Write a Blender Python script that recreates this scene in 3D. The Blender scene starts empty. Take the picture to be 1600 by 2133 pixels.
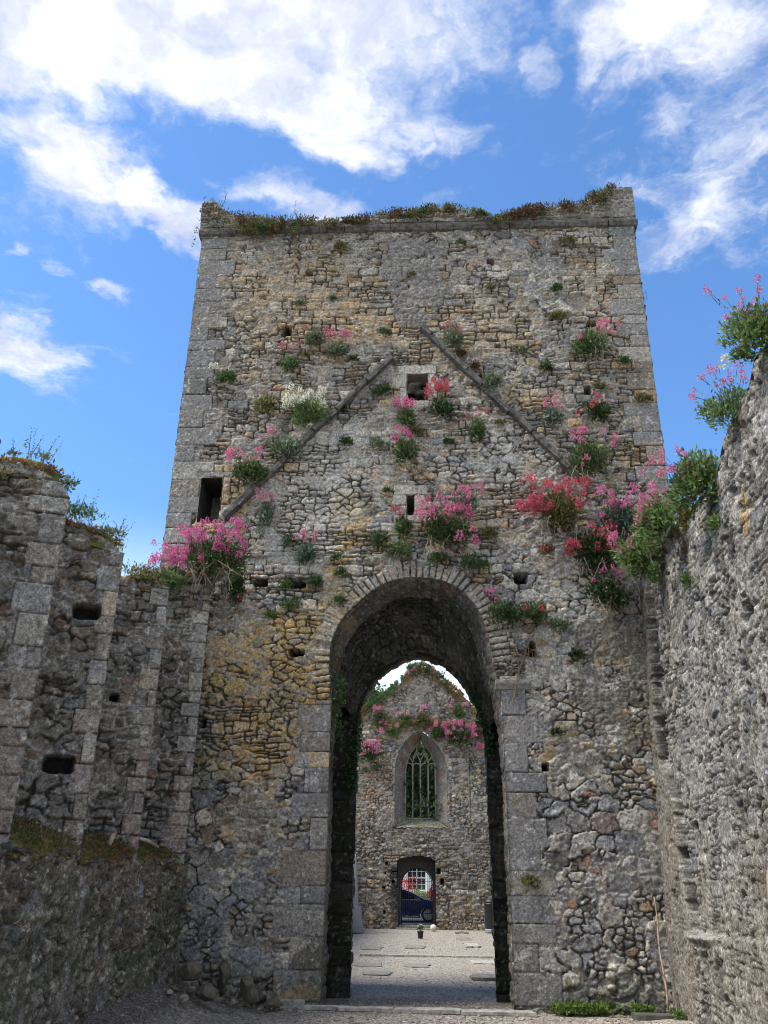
import bpy, bmesh, math, random
import numpy as np
from mathutils import Vector, Matrix
C = bpy.context.scene.collection
scene = bpy.context.scene
R_ = math.radians
PI = math.pi

# ------------------------------------------------------------------ camera
cd = bpy.data.cameras.new('camera'); cam = bpy.data.objects.new('camera', cd); C.objects.link(cam)
_M = [[0.998725, 0.00791, 0.049863], [0.048814, -0.403389, -0.913726], [0.012887, 0.914994, -0.403261]]
m4 = Matrix(_M).to_4x4(); m4.translation = Vector((0.1808,-13.7936,1.6000))
cam.matrix_world = m4
cd.sensor_fit = 'VERTICAL'; cd.sensor_height = 36.0; cd.lens = 29.740
cd.clip_start = 0.05; cd.clip_end = 2000
cd.dof.use_dof = True; cd.dof.focus_distance = 14.5; cd.dof.aperture_fstop = 8.0
scene.camera = cam
scene.render.resolution_x = 768; scene.render.resolution_y = 1024

# ------------------------------------------------------------------ exposure
scene.view_settings.view_transform = 'Standard'; scene.view_settings.look = 'None'
scene.view_settings.gamma = 1.0; scene.view_settings.exposure = 1.82
scene.cycles.filter_width = 1.0

# ------------------------------------------------------------------ sun
SUN_EL, SUN_AZ = 56.0, 256.0      # azimuth measured clockwise from +Y (the sun stands behind-left of the viewer)
sd = bpy.data.lights.new('sun', 'SUN'); so = bpy.data.objects.new('sun', sd); C.objects.link(so)
sv = Vector((math.sin(R_(SUN_AZ))*math.cos(R_(SUN_EL)), math.cos(R_(SUN_AZ))*math.cos(R_(SUN_EL)), math.sin(R_(SUN_EL))))
so.rotation_euler = sv.to_track_quat('Z', 'Y').to_euler()
sd.energy = 1.7; sd.angle = R_(24); sd.color = (1.0, .955, .88)

# ------------------------------------------------------------------ sky with broken cloud
wd = bpy.data.worlds.new('World'); scene.world = wd; wd.use_nodes = True
nt = wd.node_tree; nt.nodes.clear()
def N(tree, typ, **kw):
    n = tree.nodes.new(typ)
    for k, v in kw.items(): setattr(n, k, v)
    return n
def math_(tree, op, a, b=None, c=None, clamp=False):
    n = tree.nodes.new('ShaderNodeMath'); n.operation = op; n.use_clamp = clamp
    for i, v in enumerate((a, b, c)):
        if v is None: continue
        if isinstance(v, (int, float)): n.inputs[i].default_value = v
        else: tree.links.new(v, n.inputs[i])
    return n.outputs[0]
def vmath(tree, op, a, b=None):
    n = tree.nodes.new('ShaderNodeVectorMath'); n.operation = op
    for i, v in enumerate((a, b)):
        if v is None: continue
        if isinstance(v, (tuple, list)): n.inputs[i].default_value = v
        elif isinstance(v, (int, float)): n.inputs['Scale'].default_value = v
        else: tree.links.new(v, n.inputs[i])
    return n.outputs['Value'] if op in ('DOT_PRODUCT', 'LENGTH') else n.outputs['Vector']
def noise(tree, vec, scale, detail=6, rough=.55, dist=0.0, out='Fac'):
    n = tree.nodes.new('ShaderNodeTexNoise'); n.inputs['Scale'].default_value = scale
    n.inputs['Detail'].default_value = detail; n.inputs['Roughness'].default_value = rough
    n.inputs['Distortion'].default_value = dist
    if vec is not None: tree.links.new(vec, n.inputs['Vector'])
    return n.outputs[out]
def smooth(tree, v, a, b, lo=0.0, hi=1.0):
    n = tree.nodes.new('ShaderNodeMapRange'); n.interpolation_type = 'SMOOTHSTEP'
    tree.links.new(v, n.inputs[0]); n.inputs[1].default_value = a; n.inputs[2].default_value = b
    n.inputs[3].default_value = lo; n.inputs[4].default_value = hi
    return n.outputs[0]
def mixc(tree, f, a, b, mode='MIX'):
    n = tree.nodes.new('ShaderNodeMix'); n.data_type = 'RGBA'; n.blend_type = mode
    for sock, v in ((n.inputs[0], f), (n.inputs[6], a), (n.inputs[7], b)):
        if isinstance(v, (int, float)): sock.default_value = v
        elif isinstance(v, tuple): sock.default_value = (*v, 1) if len(v) == 3 else v
        else: tree.links.new(v, sock)
    return n.outputs[2]
tc = N(nt, 'ShaderNodeTexCoord').outputs['Generated']
sep = N(nt, 'ShaderNodeSeparateXYZ'); nt.links.new(tc, sep.inputs[0])
zc = math_(nt, 'MAXIMUM', sep.outputs[2], 0.04)
q0 = N(nt, 'ShaderNodeCombineXYZ')
nt.links.new(math_(nt, 'DIVIDE', sep.outputs[0], zc), q0.inputs[0])
nt.links.new(math_(nt, 'DIVIDE', sep.outputs[1], zc), q0.inputs[1])
q0 = q0.outputs[0]
wob = vmath(nt, 'SUBTRACT', noise(nt, q0, 4.5, 5, .6, 0, 'Color'), (.5, .5, .5))
qw = vmath(nt, 'ADD', q0, vmath(nt, 'SCALE', wob, .26))
# one entry per cloud bank: centre, inverse half-axes, weight
BANKS = [(-0.3379,0.7266,2.5027,0.7429,-0.3078,7.8255,1.15), (-0.1871,0.8334,4.4177,1.3552,-2.7764,11.0477,1.00), (-0.5460,0.9305,4.6675,4.6018,-7.2967,5.1842,0.85), (-0.4447,1.0332,4.2107,3.8236,-14.6482,9.1492,0.85), (-0.2482,1.0297,7.1143,1.7101,-3.6525,23.3874,0.60),
  (-0.1498,1.0489,14.2370,1.5137,-0.8725,24.7344,0.55), (-0.1075,0.9195,10.0486,3.8382,-9.4488,18.5389,0.75), (-0.8691,1.4069,5.6068,3.5781,-3.6432,5.9859,0.80), (-0.5693,1.2339,19.8142,9.1666,-9.8331,29.6119,0.55), (-0.6471,1.1590,15.4998,14.0461,-42.7615,23.7029,0.45),
  (-0.0222,0.9052,18.9743,-1.7215,6.0146,44.3734,0.60), (0.1411,0.7795,37.1430,8.1411,-6.6503,15.5513,0.50), (0.1614,0.7204,18.7452,-2.4658,-1.0449,26.3448,0.55), (0.2170,0.7686,23.0027,8.1544,-7.1671,11.6944,0.62), (0.3151,0.7458,6.4340,-2.1704,0.6558,11.4048,0.78), (0.2982,0.8290,9.0824,-3.4224,4.4039,25.0430,0.50), (0.4595,0.9317,9.5172,-9.2122,10.0355,6.3809,0.55),
  (0.4475,1.1079,6.0034,-3.3677,5.6442,8.7150,0.60), (0.4502,1.0143,4.7907,-3.4627,2.7932,2.8950,0.40), (0.4856,0.9683,9.3765,-10.1059,13.9499,6.1909,0.55), (0.4151,1.1643,11.1170,-4.1241,4.6650,19.2219,0.45), (0.0506,0.7901,39.3660,-1.3401,-1.3495,34.8643,0.40), (-0.0362,0.7254,8.0352,-1.6901,6.1248,25.1034,0.60), (-0.7022,1.0907,23.9870,11.1328,-1.3518,39.1931,0.40), (0.0359,1.0294,18.8015,-0.3488,-1.3906,39.0518,0.30), (0.3665,1.0311,20.0979,2.0553,-6.6640,11.5162,0.35)]
tot = None
for cx, cy, a, b, c, d, w in BANKS:
    dv = vmath(nt, 'SUBTRACT', qw, (cx, cy, 0))
    e1 = vmath(nt, 'DOT_PRODUCT', dv, (a, b, 0)); e2 = vmath(nt, 'DOT_PRODUCT', dv, (c, d, 0))
    r2 = math_(nt, 'ADD', math_(nt, 'MULTIPLY', e1, e1), math_(nt, 'MULTIPLY', e2, e2))
    g = math_(nt, 'MULTIPLY', math_(nt, 'EXPONENT', math_(nt, 'MULTIPLY', r2, -1.0)), w)
    tot = g if tot is None else math_(nt, 'MAXIMUM', tot, g)
fb = noise(nt, qw, 9.0, 9, .62, .3)
fb2 = noise(nt, q0, 26.0, 6, .6, .2)
den = math_(nt, 'ADD', tot, math_(nt, 'MULTIPLY', math_(nt, 'SUBTRACT', fb, .5), 1.15))
den = math_(nt, 'ADD', den, math_(nt, 'MULTIPLY', math_(nt, 'SUBTRACT', fb2, .5), .30))
# behind the viewer the sky is broken cloud too
back = smooth(nt, sep.outputs[1], .1, -.3)
den = math_(nt, 'ADD', den, math_(nt, 'MULTIPLY', back, .52))
mask = smooth(nt, den, .14, .80)
lowhaze = smooth(nt, sep.outputs[2], .40, .20)
sky = N(nt, 'ShaderNodeTexSky', sky_type='NISHITA'); sky.sun_disc = False
sky.sun_elevation = R_(SUN_EL); sky.sun_rotation = R_(SUN_AZ)
sky.air_density = 1.0; sky.dust_density = .4; sky.ozone_density = 2.5; sky.altitude = 50
skyc = vmath(nt, 'SCALE', sky.outputs[0], .074)
skyc = mixc(nt, 1.0, skyc, (.60, .84, 1.04), 'MULTIPLY')
shade = smooth(nt, noise(nt, qw, 4.2, 8, .6), .36, .60)
cloudc = mixc(nt, shade, (.19, .21, .27), (.315, .32, .335))
col = mixc(nt, mask, skyc, cloudc)
col = mixc(nt, math_(nt, 'MULTIPLY', lowhaze, .8), col, (.40, .45, .50))
bg = N(nt, 'ShaderNodeBackground'); bg.inputs[1].default_value = 1.0
nt.links.new(col, bg.inputs[0])
wo = N(nt, 'ShaderNodeOutputWorld'); nt.links.new(bg.outputs[0], wo.inputs[0])

# ------------------------------------------------------------------ materials
def new_mat(name):
    m = bpy.data.materials.new(name); m.use_nodes = True
    t = m.node_tree; b = t.nodes['Principled BSDF']; return m, t, b
def stone_mat(name, bump=.012, fine=70., contrast=.75, rough=.92):
    m, t, b = new_mat(name)
    a = N(t, 'ShaderNodeAttribute', attribute_name='col')
    oc = N(t, 'ShaderNodeTexCoord').outputs['Object']
    n1 = noise(t, oc, 22., 8, .7); n2 = noise(t, oc, fine, 5, .7)
    k = smooth(t, n1, .28, .72, 1-contrast*.62, 1+contrast*.55)
    k2 = smooth(t, n2, .30, .70, 1-contrast*.60, 1+contrast*.60)
    c = vmath(t, 'SCALE', a.outputs['Color'], 1.0)
    kk = math_(t, 'MULTIPLY', k, k2)
    s = t.nodes.new('ShaderNodeVectorMath'); s.operation = 'SCALE'
    t.links.new(a.outputs['Color'], s.inputs[0]); t.links.new(kk, s.inputs['Scale'])
    t.links.new(s.outputs[0], b.inputs['Base Color'])
    bp = N(t, 'ShaderNodeBump'); bp.inputs['Strength'].default_value = 1.0; bp.inputs['Distance'].default_value = bump
    hh = math_(t, 'ADD', n1, math_(t, 'MULTIPLY', n2, .5))
    t.links.new(hh, bp.inputs['Height']); t.links.new(bp.outputs[0], b.inputs['Normal'])
    b.inputs['Roughness'].default_value = rough; b.inputs['Specular IOR Level'].default_value = .25
    return m
def leaf_mat(name, trans=.35, rough=.6, spec=.3):
    m, t, b = new_mat(name)
    a = N(t, 'ShaderNodeAttribute', attribute_name='col')
    t.links.new(a.outputs['Color'], b.inputs['Base Color'])
    b.inputs['Roughness'].default_value = rough; b.inputs['Specular IOR Level'].default_value = spec
    tr = N(t, 'ShaderNodeBsdfTranslucent'); t.links.new(a.outputs['Color'], tr.inputs[0])
    mx = N(t, 'ShaderNodeMixShader'); mx.inputs[0].default_value = trans
    t.links.new(b.outputs[0], mx.inputs[1]); t.links.new(tr.outputs[0], mx.inputs[2])
    t.links.new(mx.outputs[0], t.nodes['Material Output'].inputs[0])
    return m
def flat_mat(name, c, rough=.6, metal=0., var=.25, scale=12., bump=0., coat=0.):
    m, t, b = new_mat(name)
    oc = N(t, 'ShaderNodeTexCoord').outputs['Object']
    n1 = noise(t, oc, scale, 7, .65)
    k = smooth(t, n1, .3, .7, 1-var, 1+var)
    s = t.nodes.new('ShaderNodeVectorMath'); s.operation = 'SCALE'; s.inputs[0].default_value = c
    t.links.new(k, s.inputs['Scale']); t.links.new(s.outputs[0], b.inputs['Base Color'])
    b.inputs['Roughness'].default_value = rough; b.inputs['Metallic'].default_value = metal
    b.inputs['Coat Weight'].default_value = coat
    if bump:
        bp = N(t, 'ShaderNodeBump'); bp.inputs['Distance'].default_value = bump
        t.links.new(n1, bp.inputs['Height']); t.links.new(bp.outputs[0], b.inputs['Normal'])
    return m
M_STONE = stone_mat('rubble_stone', .010, 60., .78)
M_ROUGH = stone_mat('weathered_core_stone', .012, 55., .9)
M_LEAF = leaf_mat('leaves'); M_PETAL = leaf_mat('petals', .3, .8, .1)
M_TWIG = leaf_mat('twigs', 0., .9, .1)
M_DRESSED = flat_mat('dressed_stone', (.25, .235, .21), .9, 0, .35, 16, .01)
M_DRIP = flat_mat('drip_course_stone', (.115, .108, .094), .92, 0, .6, 11, .03)
M_PAVE = flat_mat('pale_paving_stone', (.36, .34, .30), .9, 0, .45, 9, .012)
M_SLAB = flat_mat('slate_grave_stone', (.21, .20, .175), .8, 0, .3, 7, .008)
M_DARKSLAB = flat_mat('dark_stone', (.05, .048, .041), .7, 0, .4, 9, .01)  # very dark stone for cores, door recesses and reveals
M_IRON = flat_mat('black_iron', (.012, .012, .014), .45, .3, .3)
M_PAINT = flat_mat('dark_blue_car_paint', (.012, .034, .13), .22, .3, .05, 3, 0, 1.0)
M_GLASS = flat_mat('dark_car_glass', (.012, .016, .018), .06, 0, .05)
M_TYRE = flat_mat('tyre_rubber', (.012, .012, .012), .8)
M_ALLOY = flat_mat('alloy_wheel', (.42, .43, .45), .35, .8, .08)
M_CHROME = flat_mat('chrome_trim', (.6, .62, .65), .2, .9, .05)
M_WHITE = flat_mat('white_render', (.72, .72, .70), .8, 0, .06, 3)
M_FRAME = flat_mat('white_window_paint', (.78, .78, .76), .5, 0, .04)
M_PANE = flat_mat('window_pane', (.03, .035, .04), .08, 0, .1)
M_ROOF = flat_mat('roof_slate', (.06, .065, .075), .7, 0, .3, 6)
M_BIN = flat_mat('black_bin_plastic', (.015, .016, .02), .5, 0, .2)
M_GRANITE = flat_mat('grey_granite', (.24, .25, .27), .6, 0, .2, 30)
M_LIMEWASH = flat_mat('white_stone', (.66, .63, .56), .8, 0, .25, 8, .01)
M_WOOD = flat_mat('dry_wood', (.36, .27, .19), .85, 0, .4, 10, .004)
M_PALEWOOD = flat_mat('bleached_wood', (.50, .47, .43), .85, 0, .3, 10, .004)
M_SKIN = flat_mat('skin', (.60, .36, .26), .55, 0, .06)
M_HAIR = flat_mat('blond_hair', (.42, .27, .19), .6, 0, .35, 30, .004)
M_CLOTH = flat_mat('pale_cloth', (.35, .36, .40), .9, 0, .1)
M_DENIM = flat_mat('denim', (.05, .07, .13), .9, 0, .15)
M_TARMAC = flat_mat('tarmac', (.055, .055, .057), .9, 0, .25, 30, .004)
M_POT = flat_mat('dark_pot', (.02, .02, .022), .5)

# ------------------------------------------------------------------ object helpers
def tag(o, label, cat, group=None, kind=None):
    if label: o['label'] = label
    if cat: o['category'] = cat
    if group: o['group'] = group
    if kind: o['kind'] = kind
    return o
def thing(name, label, cat, loc=(0, 0, 0), rz=0., group=None):
    o = bpy.data.objects.new(name, None); C.objects.link(o); o.empty_display_size = .2
    o.location = loc; o.rotation_euler = (0, 0, rz)
    return tag(o, label, cat, group)
def link(name, me, mat, parent=None):
    o = bpy.data.objects.new(name, me); C.objects.link(o)
    if mat is not None and not me.materials: me.materials.append(mat)
    if parent is not None:
        o.parent = parent
    return o
def fast_mesh(name, verts, faces, cols=None, smooth_=True):
    """verts (n,3); faces (m,k) equal sized faces; cols (n,3)"""
    me = bpy.data.meshes.new(name); verts = np.asarray(verts, np.float32); faces = np.asarray(faces, np.int32)
    me.vertices.add(len(verts)); me.vertices.foreach_set('co', verts.ravel())
    m, k = faces.shape
    me.loops.add(m*k); me.loops.foreach_set('vertex_index', faces.ravel())
    me.polygons.add(m); me.polygons.foreach_set('loop_start', np.arange(0, m*k, k, dtype=np.int32))
    me.polygons.foreach_set('loop_total', np.full(m, k, np.int32))
    if smooth_: me.polygons.foreach_set('use_smooth', np.ones(m, bool))
    me.update(calc_edges=True)
    if cols is not None:
        at = me.color_attributes.new('col', 'FLOAT_COLOR', 'POINT')
        c4 = np.ones((len(verts), 4), np.float32); c4[:, :3] = cols
        at.data.foreach_set('color', c4.ravel())
    return me
def grid_obj(name, P, col, mat, parent=None, keep=None):
    h, w = P.shape[:2]
    idx = np.arange(h*w).reshape(h, w)
    f = np.stack([idx[:-1, :-1], idx[:-1, 1:], idx[1:, 1:], idx[1:, :-1]], -1)
    if keep is not None: f = f[keep]
    f = f.reshape(-1, 4)
    used = np.unique(f); remap = np.full(h*w, -1, np.int64); remap[used] = np.arange(len(used))
    me = fast_mesh(name, P.reshape(-1, 3)[used], remap[f], np.clip(col.reshape(-1, 3)[used], .004, .9))
    return link(name, me, mat, parent)

# ------------------------------------------------------------------ procedural masonry
_T = np.random.default_rng(7).random((8, 256, 256)).astype(np.float64)
def vn(x, y, k=0):
    t = _T[k % 8]; xi = np.floor(x).astype(np.int64); yi = np.floor(y).astype(np.int64)
    fx = x-xi; fy = y-yi; fx = fx*fx*(3-2*fx); fy = fy*fy*(3-2*fy)
    a = t[yi & 255, xi & 255]; b = t[yi & 255, (xi+1) & 255]; c = t[(yi+1) & 255, xi & 255]; d = t[(yi+1) & 255, (xi+1) & 255]
    return (a*(1-fx)+b*fx)*(1-fy)+(c*(1-fx)+d*fx)*fy
def fbm(u, v, s, seed=0, o=4, g=.5):
    r = 0; a = 1.; tot = 0; ox = (seed*37.17) % 251; oy = (seed*91.73) % 241
    for i in range(o):
        r = r+a*vn(u*s+ox+i*17.3, v*s+oy+i*31.7, seed+i); tot += a; a *= g; s *= 2.03
    return r/tot
def h1(i, s=0.):
    x = np.sin(i*12.9898+s*78.233+1.3)*43758.5453; return x-np.floor(x)
def sst(x, a, b):
    t = np.clip((x-a)/(b-a), 0, 1); return t*t*(3-2*t)
def coursed(u, v, seed, h0=.10, h1_=.24, w0=.14, w1=.5, warp=1.):
    rng = np.random.default_rng(seed); sh = u.shape
    uu = (u+warp*(.07*(fbm(u, v, 2.2, seed+1)-.5)+.05*(fbm(u, v, 8, seed+2)-.5))).ravel()
    vv = (v+warp*(.16*(fbm(u, v, .8, seed+3)-.5)+.075*(fbm(u, v, 4.5, seed+4)-.5)+.02*(fbm(u, v, 14, seed+5, 2)-.5))).ravel()
    vb = [vv.min()-.4]
    while vb[-1] < vv.max()+.4: vb.append(vb[-1]+rng.uniform(h0, h1_))
    vb = np.array(vb); row = np.searchsorted(vb, vv)-1
    D = np.zeros(uu.size); ID = np.zeros(uu.size)
    umin, umax = uu.min()-1, uu.max()+1
    order = np.argsort(row, kind='stable'); bounds = np.searchsorted(row[order], np.arange(len(vb)+1))
    for k in range(len(vb)-1):
        m = order[bounds[k]:bounds[k+1]]
        if m.size == 0: continue
        H = vb[k+1]-vb[k]
        n = int((umax-umin)/w0)+3
        ub = umin+np.cumsum(rng.uniform(w0, w1, n)*(.7+H*2.2))
        ub = np.concatenate([[umin-1], ub])
        um = uu[m]; c = np.searchsorted(ub, um)-1; c = np.clip(c, 0, len(ub)-2)
        du = np.minimum(um-ub[c], ub[c+1]-um)
        lv = vv[m]-vb[k]
        sp = h1(c*1.7+k*91.1, seed) < .42
        spl = H*(.33+.34*h1(c*3.1+k*17.7, seed+5))
        top = sp & (lv > spl)
        lo = np.where(top, spl, 0); hi = np.where(sp & ~top, spl, H)
        # a split piece may be broken once more across
        dv = np.minimum(lv-lo, hi-lv)
        wid = ub[c+1]-ub[c]
        sp2 = sp & (wid > .3) & (h1(c*5.3+k*7.9+top*3.3, seed+9) < .6)
        cut = ub[c]+wid*(.35+.3*h1(c*2.2+k*4.4+top, seed+2)); rr = sp2 & (um > cut)
        du = np.where(sp2, np.minimum(np.abs(um-cut), du), du)
        rad = .03
        a = np.maximum(rad-du, 0); b = np.maximum(rad-dv, 0)
        D[m] = np.minimum(np.minimum(du, dv), rad-np.hypot(a, b))
        ID[m] = k*733.+c*7.+top*3.+rr*1.5
    return D.reshape(sh), ID.reshape(sh)
def rubble(u, v, seed, cell=.24, asp=1.5, warp=1.):
    sh = u.shape
    x = (u+warp*(.06*(fbm(u, v, 5, seed+1)-.5)+.05*(fbm(u, v, 13, seed+2, 2)-.5)))/cell
    y = (v+warp*(.05*(fbm(u, v, 5, seed+3)-.5)+.04*(fbm(u, v, 13, seed+4, 2)-.5)))*asp/cell
    x = x.ravel(); y = y.ravel(); xi = np.floor(x); yi = np.floor(y)
    f1 = np.full(x.size, 9.); f2 = np.full(x.size, 9.); ID = np.zeros(x.size)
    for dx in (-1, 0, 1):
        for dy in (-1, 0, 1):
            cx = xi+dx; cy = yi+dy; key = cx*57.31+cy*131.77
            px = cx+.5+.84*(h1(key, seed)-.5); py = cy+.5+.84*(h1(key, seed+3.3)-.5)
            wgt = .34*(h1(key, seed+6.1)-.5)
            d = (np.abs(x-px)**2.6+np.abs(y-py)**2.6)**(1/2.6)-wgt
            nw = d < f1
            f2 = np.where(nw, f1, np.minimum(f2, d)); ID = np.where(nw, key, ID); f1 = np.where(nw, d, f1)
    return ((f2-f1)*.5*cell).reshape(sh), ID.reshape(sh)
def mixrgb(c, col, m):
    return c*(1-m[..., None])+np.array(col)*m[..., None]
def palette(r, pal):
    p = np.cumsum([a[0] for a in pal]); p = p/p[-1]
    i = np.clip(np.searchsorted(p, r), 0, len(pal)-1)
    return np.array([a[1] for a in pal])[i]
GREY = (.215, .205, .185); LIGHT = (.36, .34, .295); BROWN = (.185, .15, .11); TAN = (.31, .235, .145)
BLUE = (.155, .16, .175); OCHRE = (.40, .26, .085); DARK = (.075, .07, .06); LIME = (.46, .44, .39); RED = (.23, .13, .095)
PAL_UP = [(.38, GREY), (.15, LIGHT), (.22, BROWN), (.14, TAN), (.09, BLUE), (.012, (.30, .20, .10))]
PAL_LO = [(.36, (.25, .24, .22)), (.14, LIGHT), (.10, (.20, .18, .155)), (.03, TAN), (.38, (.185, .19, .205)), (.03, RED)]
PAL_DK = [(.40, GREY), (.05, LIGHT), (.28, BROWN), (.05, TAN), (.14, BLUE), (.06, RED)]
def dress(U, V, D, ID, seed, pal, fields=(), mortar=(.27, .25, .215), mw=.016, bev=.03, mdepth=.022, relief=.03, rough=.018, smoothm=None, gain=1., blackj=.55, pal2=None, pm=None):
    """height field and colour of a stone wall from cell distances"""
    r1 = h1(ID, seed+.1); r2 = h1(ID, seed+.2); r3 = h1(ID, seed+.3); r4 = h1(ID, seed+.4)
    e = np.clip(D/bev, 0, 1); prof = 1-(1-e)**2
    big = fbm(U, V, 3.2, seed+11); med = fbm(U, V, 11, seed+12, 4, .6); fin = fbm(U, V, 34, seed+13, 2)
    H = mdepth*(prof-1)+prof*relief*(r3-.5)+rough*2*(med-.5)*(.4+prof)+rough*.8*(fin-.5)+.05*(big-.5)
    missing = (r4 < .035)*prof*.045
    H = H-missing
    c = palette(r1, pal)
    if pal2 is not None: c = np.where(pm[..., None], palette(r1, pal2), c)
    c = c*(.60+.82*r2)[..., None]*np.array((1.05, 1.0, .92))
    mot = fbm(U, V, 6.5, seed+14, 5, .65)
    c = mixrgb(c, LIGHT, sst(mot, .56, .74)*.5)
    c = mixrgb(c, DARK, sst(mot, .44, .28)*.6)
    for m, colr, st in fields:
        c = mixrgb(c, colr, np.clip(m*st, 0, 1))
    mm = 1-sst(D, mw*.35, mw)
    rec = sst(fbm(U, V, 2.6, seed+15, 4, .6), .41, .54)     # where the pointing has washed out the joints are open and dark
    mc = np.array(mortar)*(1-rec[..., None]*blackj)
    if smoothm is not None: mc = mc*(1-.65*smoothm[..., None])
    c = c*(1-mm[..., None])+mc*mm[..., None]
    H = H-mm*rec*.03
    sp = sst(fbm(U, V, 15, seed+16, 3, .7), .66, .76)
    c = mixrgb(c, LIME, sp*.55)
    sp = sst(fbm(U, V, 19, seed+17, 3, .7), .66, .76)
    c = mixrgb(c, (.05, .045, .035), sp*.6)
    if smoothm is not None: H = H*(1-smoothm*.6)
    return H, c*gain*(.80+.4*fin)[..., None]
def blob(U, V, cu, cv, ru, rv, seed=3, k=1.2):
    r = np.sqrt(((U-cu)/ru)**2+((V-cv)/rv)**2)+k*(fbm(U, V, 1.6, seed, 5, .6)-.5)
    return 1-sst(r, .45, 1.15)
def hole(U, V, H, c, cu, cv, ru, rv, depth=.4, seed=5, tint=(.018, .016, .014)):
    j = .14*(fbm(U, V, 7, seed, 3)-.5)
    r = (np.abs((U-cu)/ru)**5+np.abs((V-cv)/rv)**5)**.2+j*1.6
    m = 1-sst(r, .93, 1.05)
    return H*(1-m)-depth*m, mixrgb(c, tint, 1-sst(r, .85, 1.1))  # the hole's inner shade is painted in as a near-black tint
def pip(U, V, poly):
    ins = np.zeros(U.shape, bool); n = len(poly)
    for i in range(n):
        x1, y1 = poly[i]; x2, y2 = poly[(i+1) % n]
        if y1 == y2: continue
        c = ((y1 > V) != (y2 > V)) & (U < (x2-x1)*(V-y1)/(y2-y1)+x1); ins ^= c
    return ins
def polyd(U, V, pts):
    """distance to a polyline and arc length of the nearest point"""
    best = np.full(U.shape, 1e9); S = np.zeros(U.shape); s0 = 0.
    for (x1, y1), (x2, y2) in zip(pts[:-1], pts[1:]):
        dx, dy = x2-x1, y2-y1; L = math.hypot(dx, dy)
        if L < 1e-6: continue
        t = np.clip(((U-x1)*dx+(V-y1)*dy)/L**2, 0, 1)
        d = np.hypot(U-x1-t*dx, V-y1-t*dy); m = d < best
        best = np.where(m, d, best); S = np.where(m, s0+t*L, S); s0 += L
    return best, S
def resample(pts, step):
    out = [pts[0]]
    for (x1, y1), (x2, y2) in zip(pts[:-1], pts[1:]):
        n = max(1, int(math.hypot(x2-x1, y2-y1)/step))
        for i in range(1, n+1): out.append((x1+(x2-x1)*i/n, y1+(y2-y1)*i/n))
    return out
def catmull(p, n=6):
    out = []
    for i in range(len(p)-1):
        a = p[max(i-1, 0)]; b = p[i]; c = p[i+1]; d = p[min(i+2, len(p)-1)]
        for k in range(n):
            t = k/n; out.append(tuple(.5*((2*b[j])+(-a[j]+c[j])*t+(2*a[j]-5*b[j]+4*c[j]-d[j])*t*t+(-a[j]+3*b[j]-3*c[j]+d[j])*t**3) for j in (0, 1)))
    out.append(p[-1]); return out
def rect_over(U, V, D, ID, x0, x1, z0, z1, key, rad=.02):
    m = (U > x0) & (U < x1) & (V > z0) & (V < z1)
    if not m.any(): return
    du = np.minimum(U[m]-x0, x1-U[m]); dv = np.minimum(V[m]-z0, z1-V[m])
    D[m] = np.minimum(np.minimum(du, dv), rad-np.hypot(np.maximum(rad-du, 0), np.maximum(rad-dv, 0)))+.004
    ID[m] = key
def quoin(U, V, D, ID, edge, side, z0, z1, seed, ws=(.28, .62), hs=(.24, .42)):
    rng = random.Random(seed); z = z0; i = 0; ash = np.zeros(U.shape)
    while z < z1:
        h = rng.uniform(*hs); w = rng.uniform(ws[0], (ws[0]+ws[1])/2) if i % 2 else rng.uniform((ws[0]+ws[1])/2, ws[1])
        x0, x1 = (edge, edge+w) if side > 0 else (edge-w, edge)
        zz = min(z+h, z1)
        rect_over(U, V, D, ID, x0, x1, z, zz, 90000+seed*101+i*7.7)
        ash[(U > x0) & (U < x1) & (V > z) & (V < zz)] = 1
        z = zz; i += 1
    return ash
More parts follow.
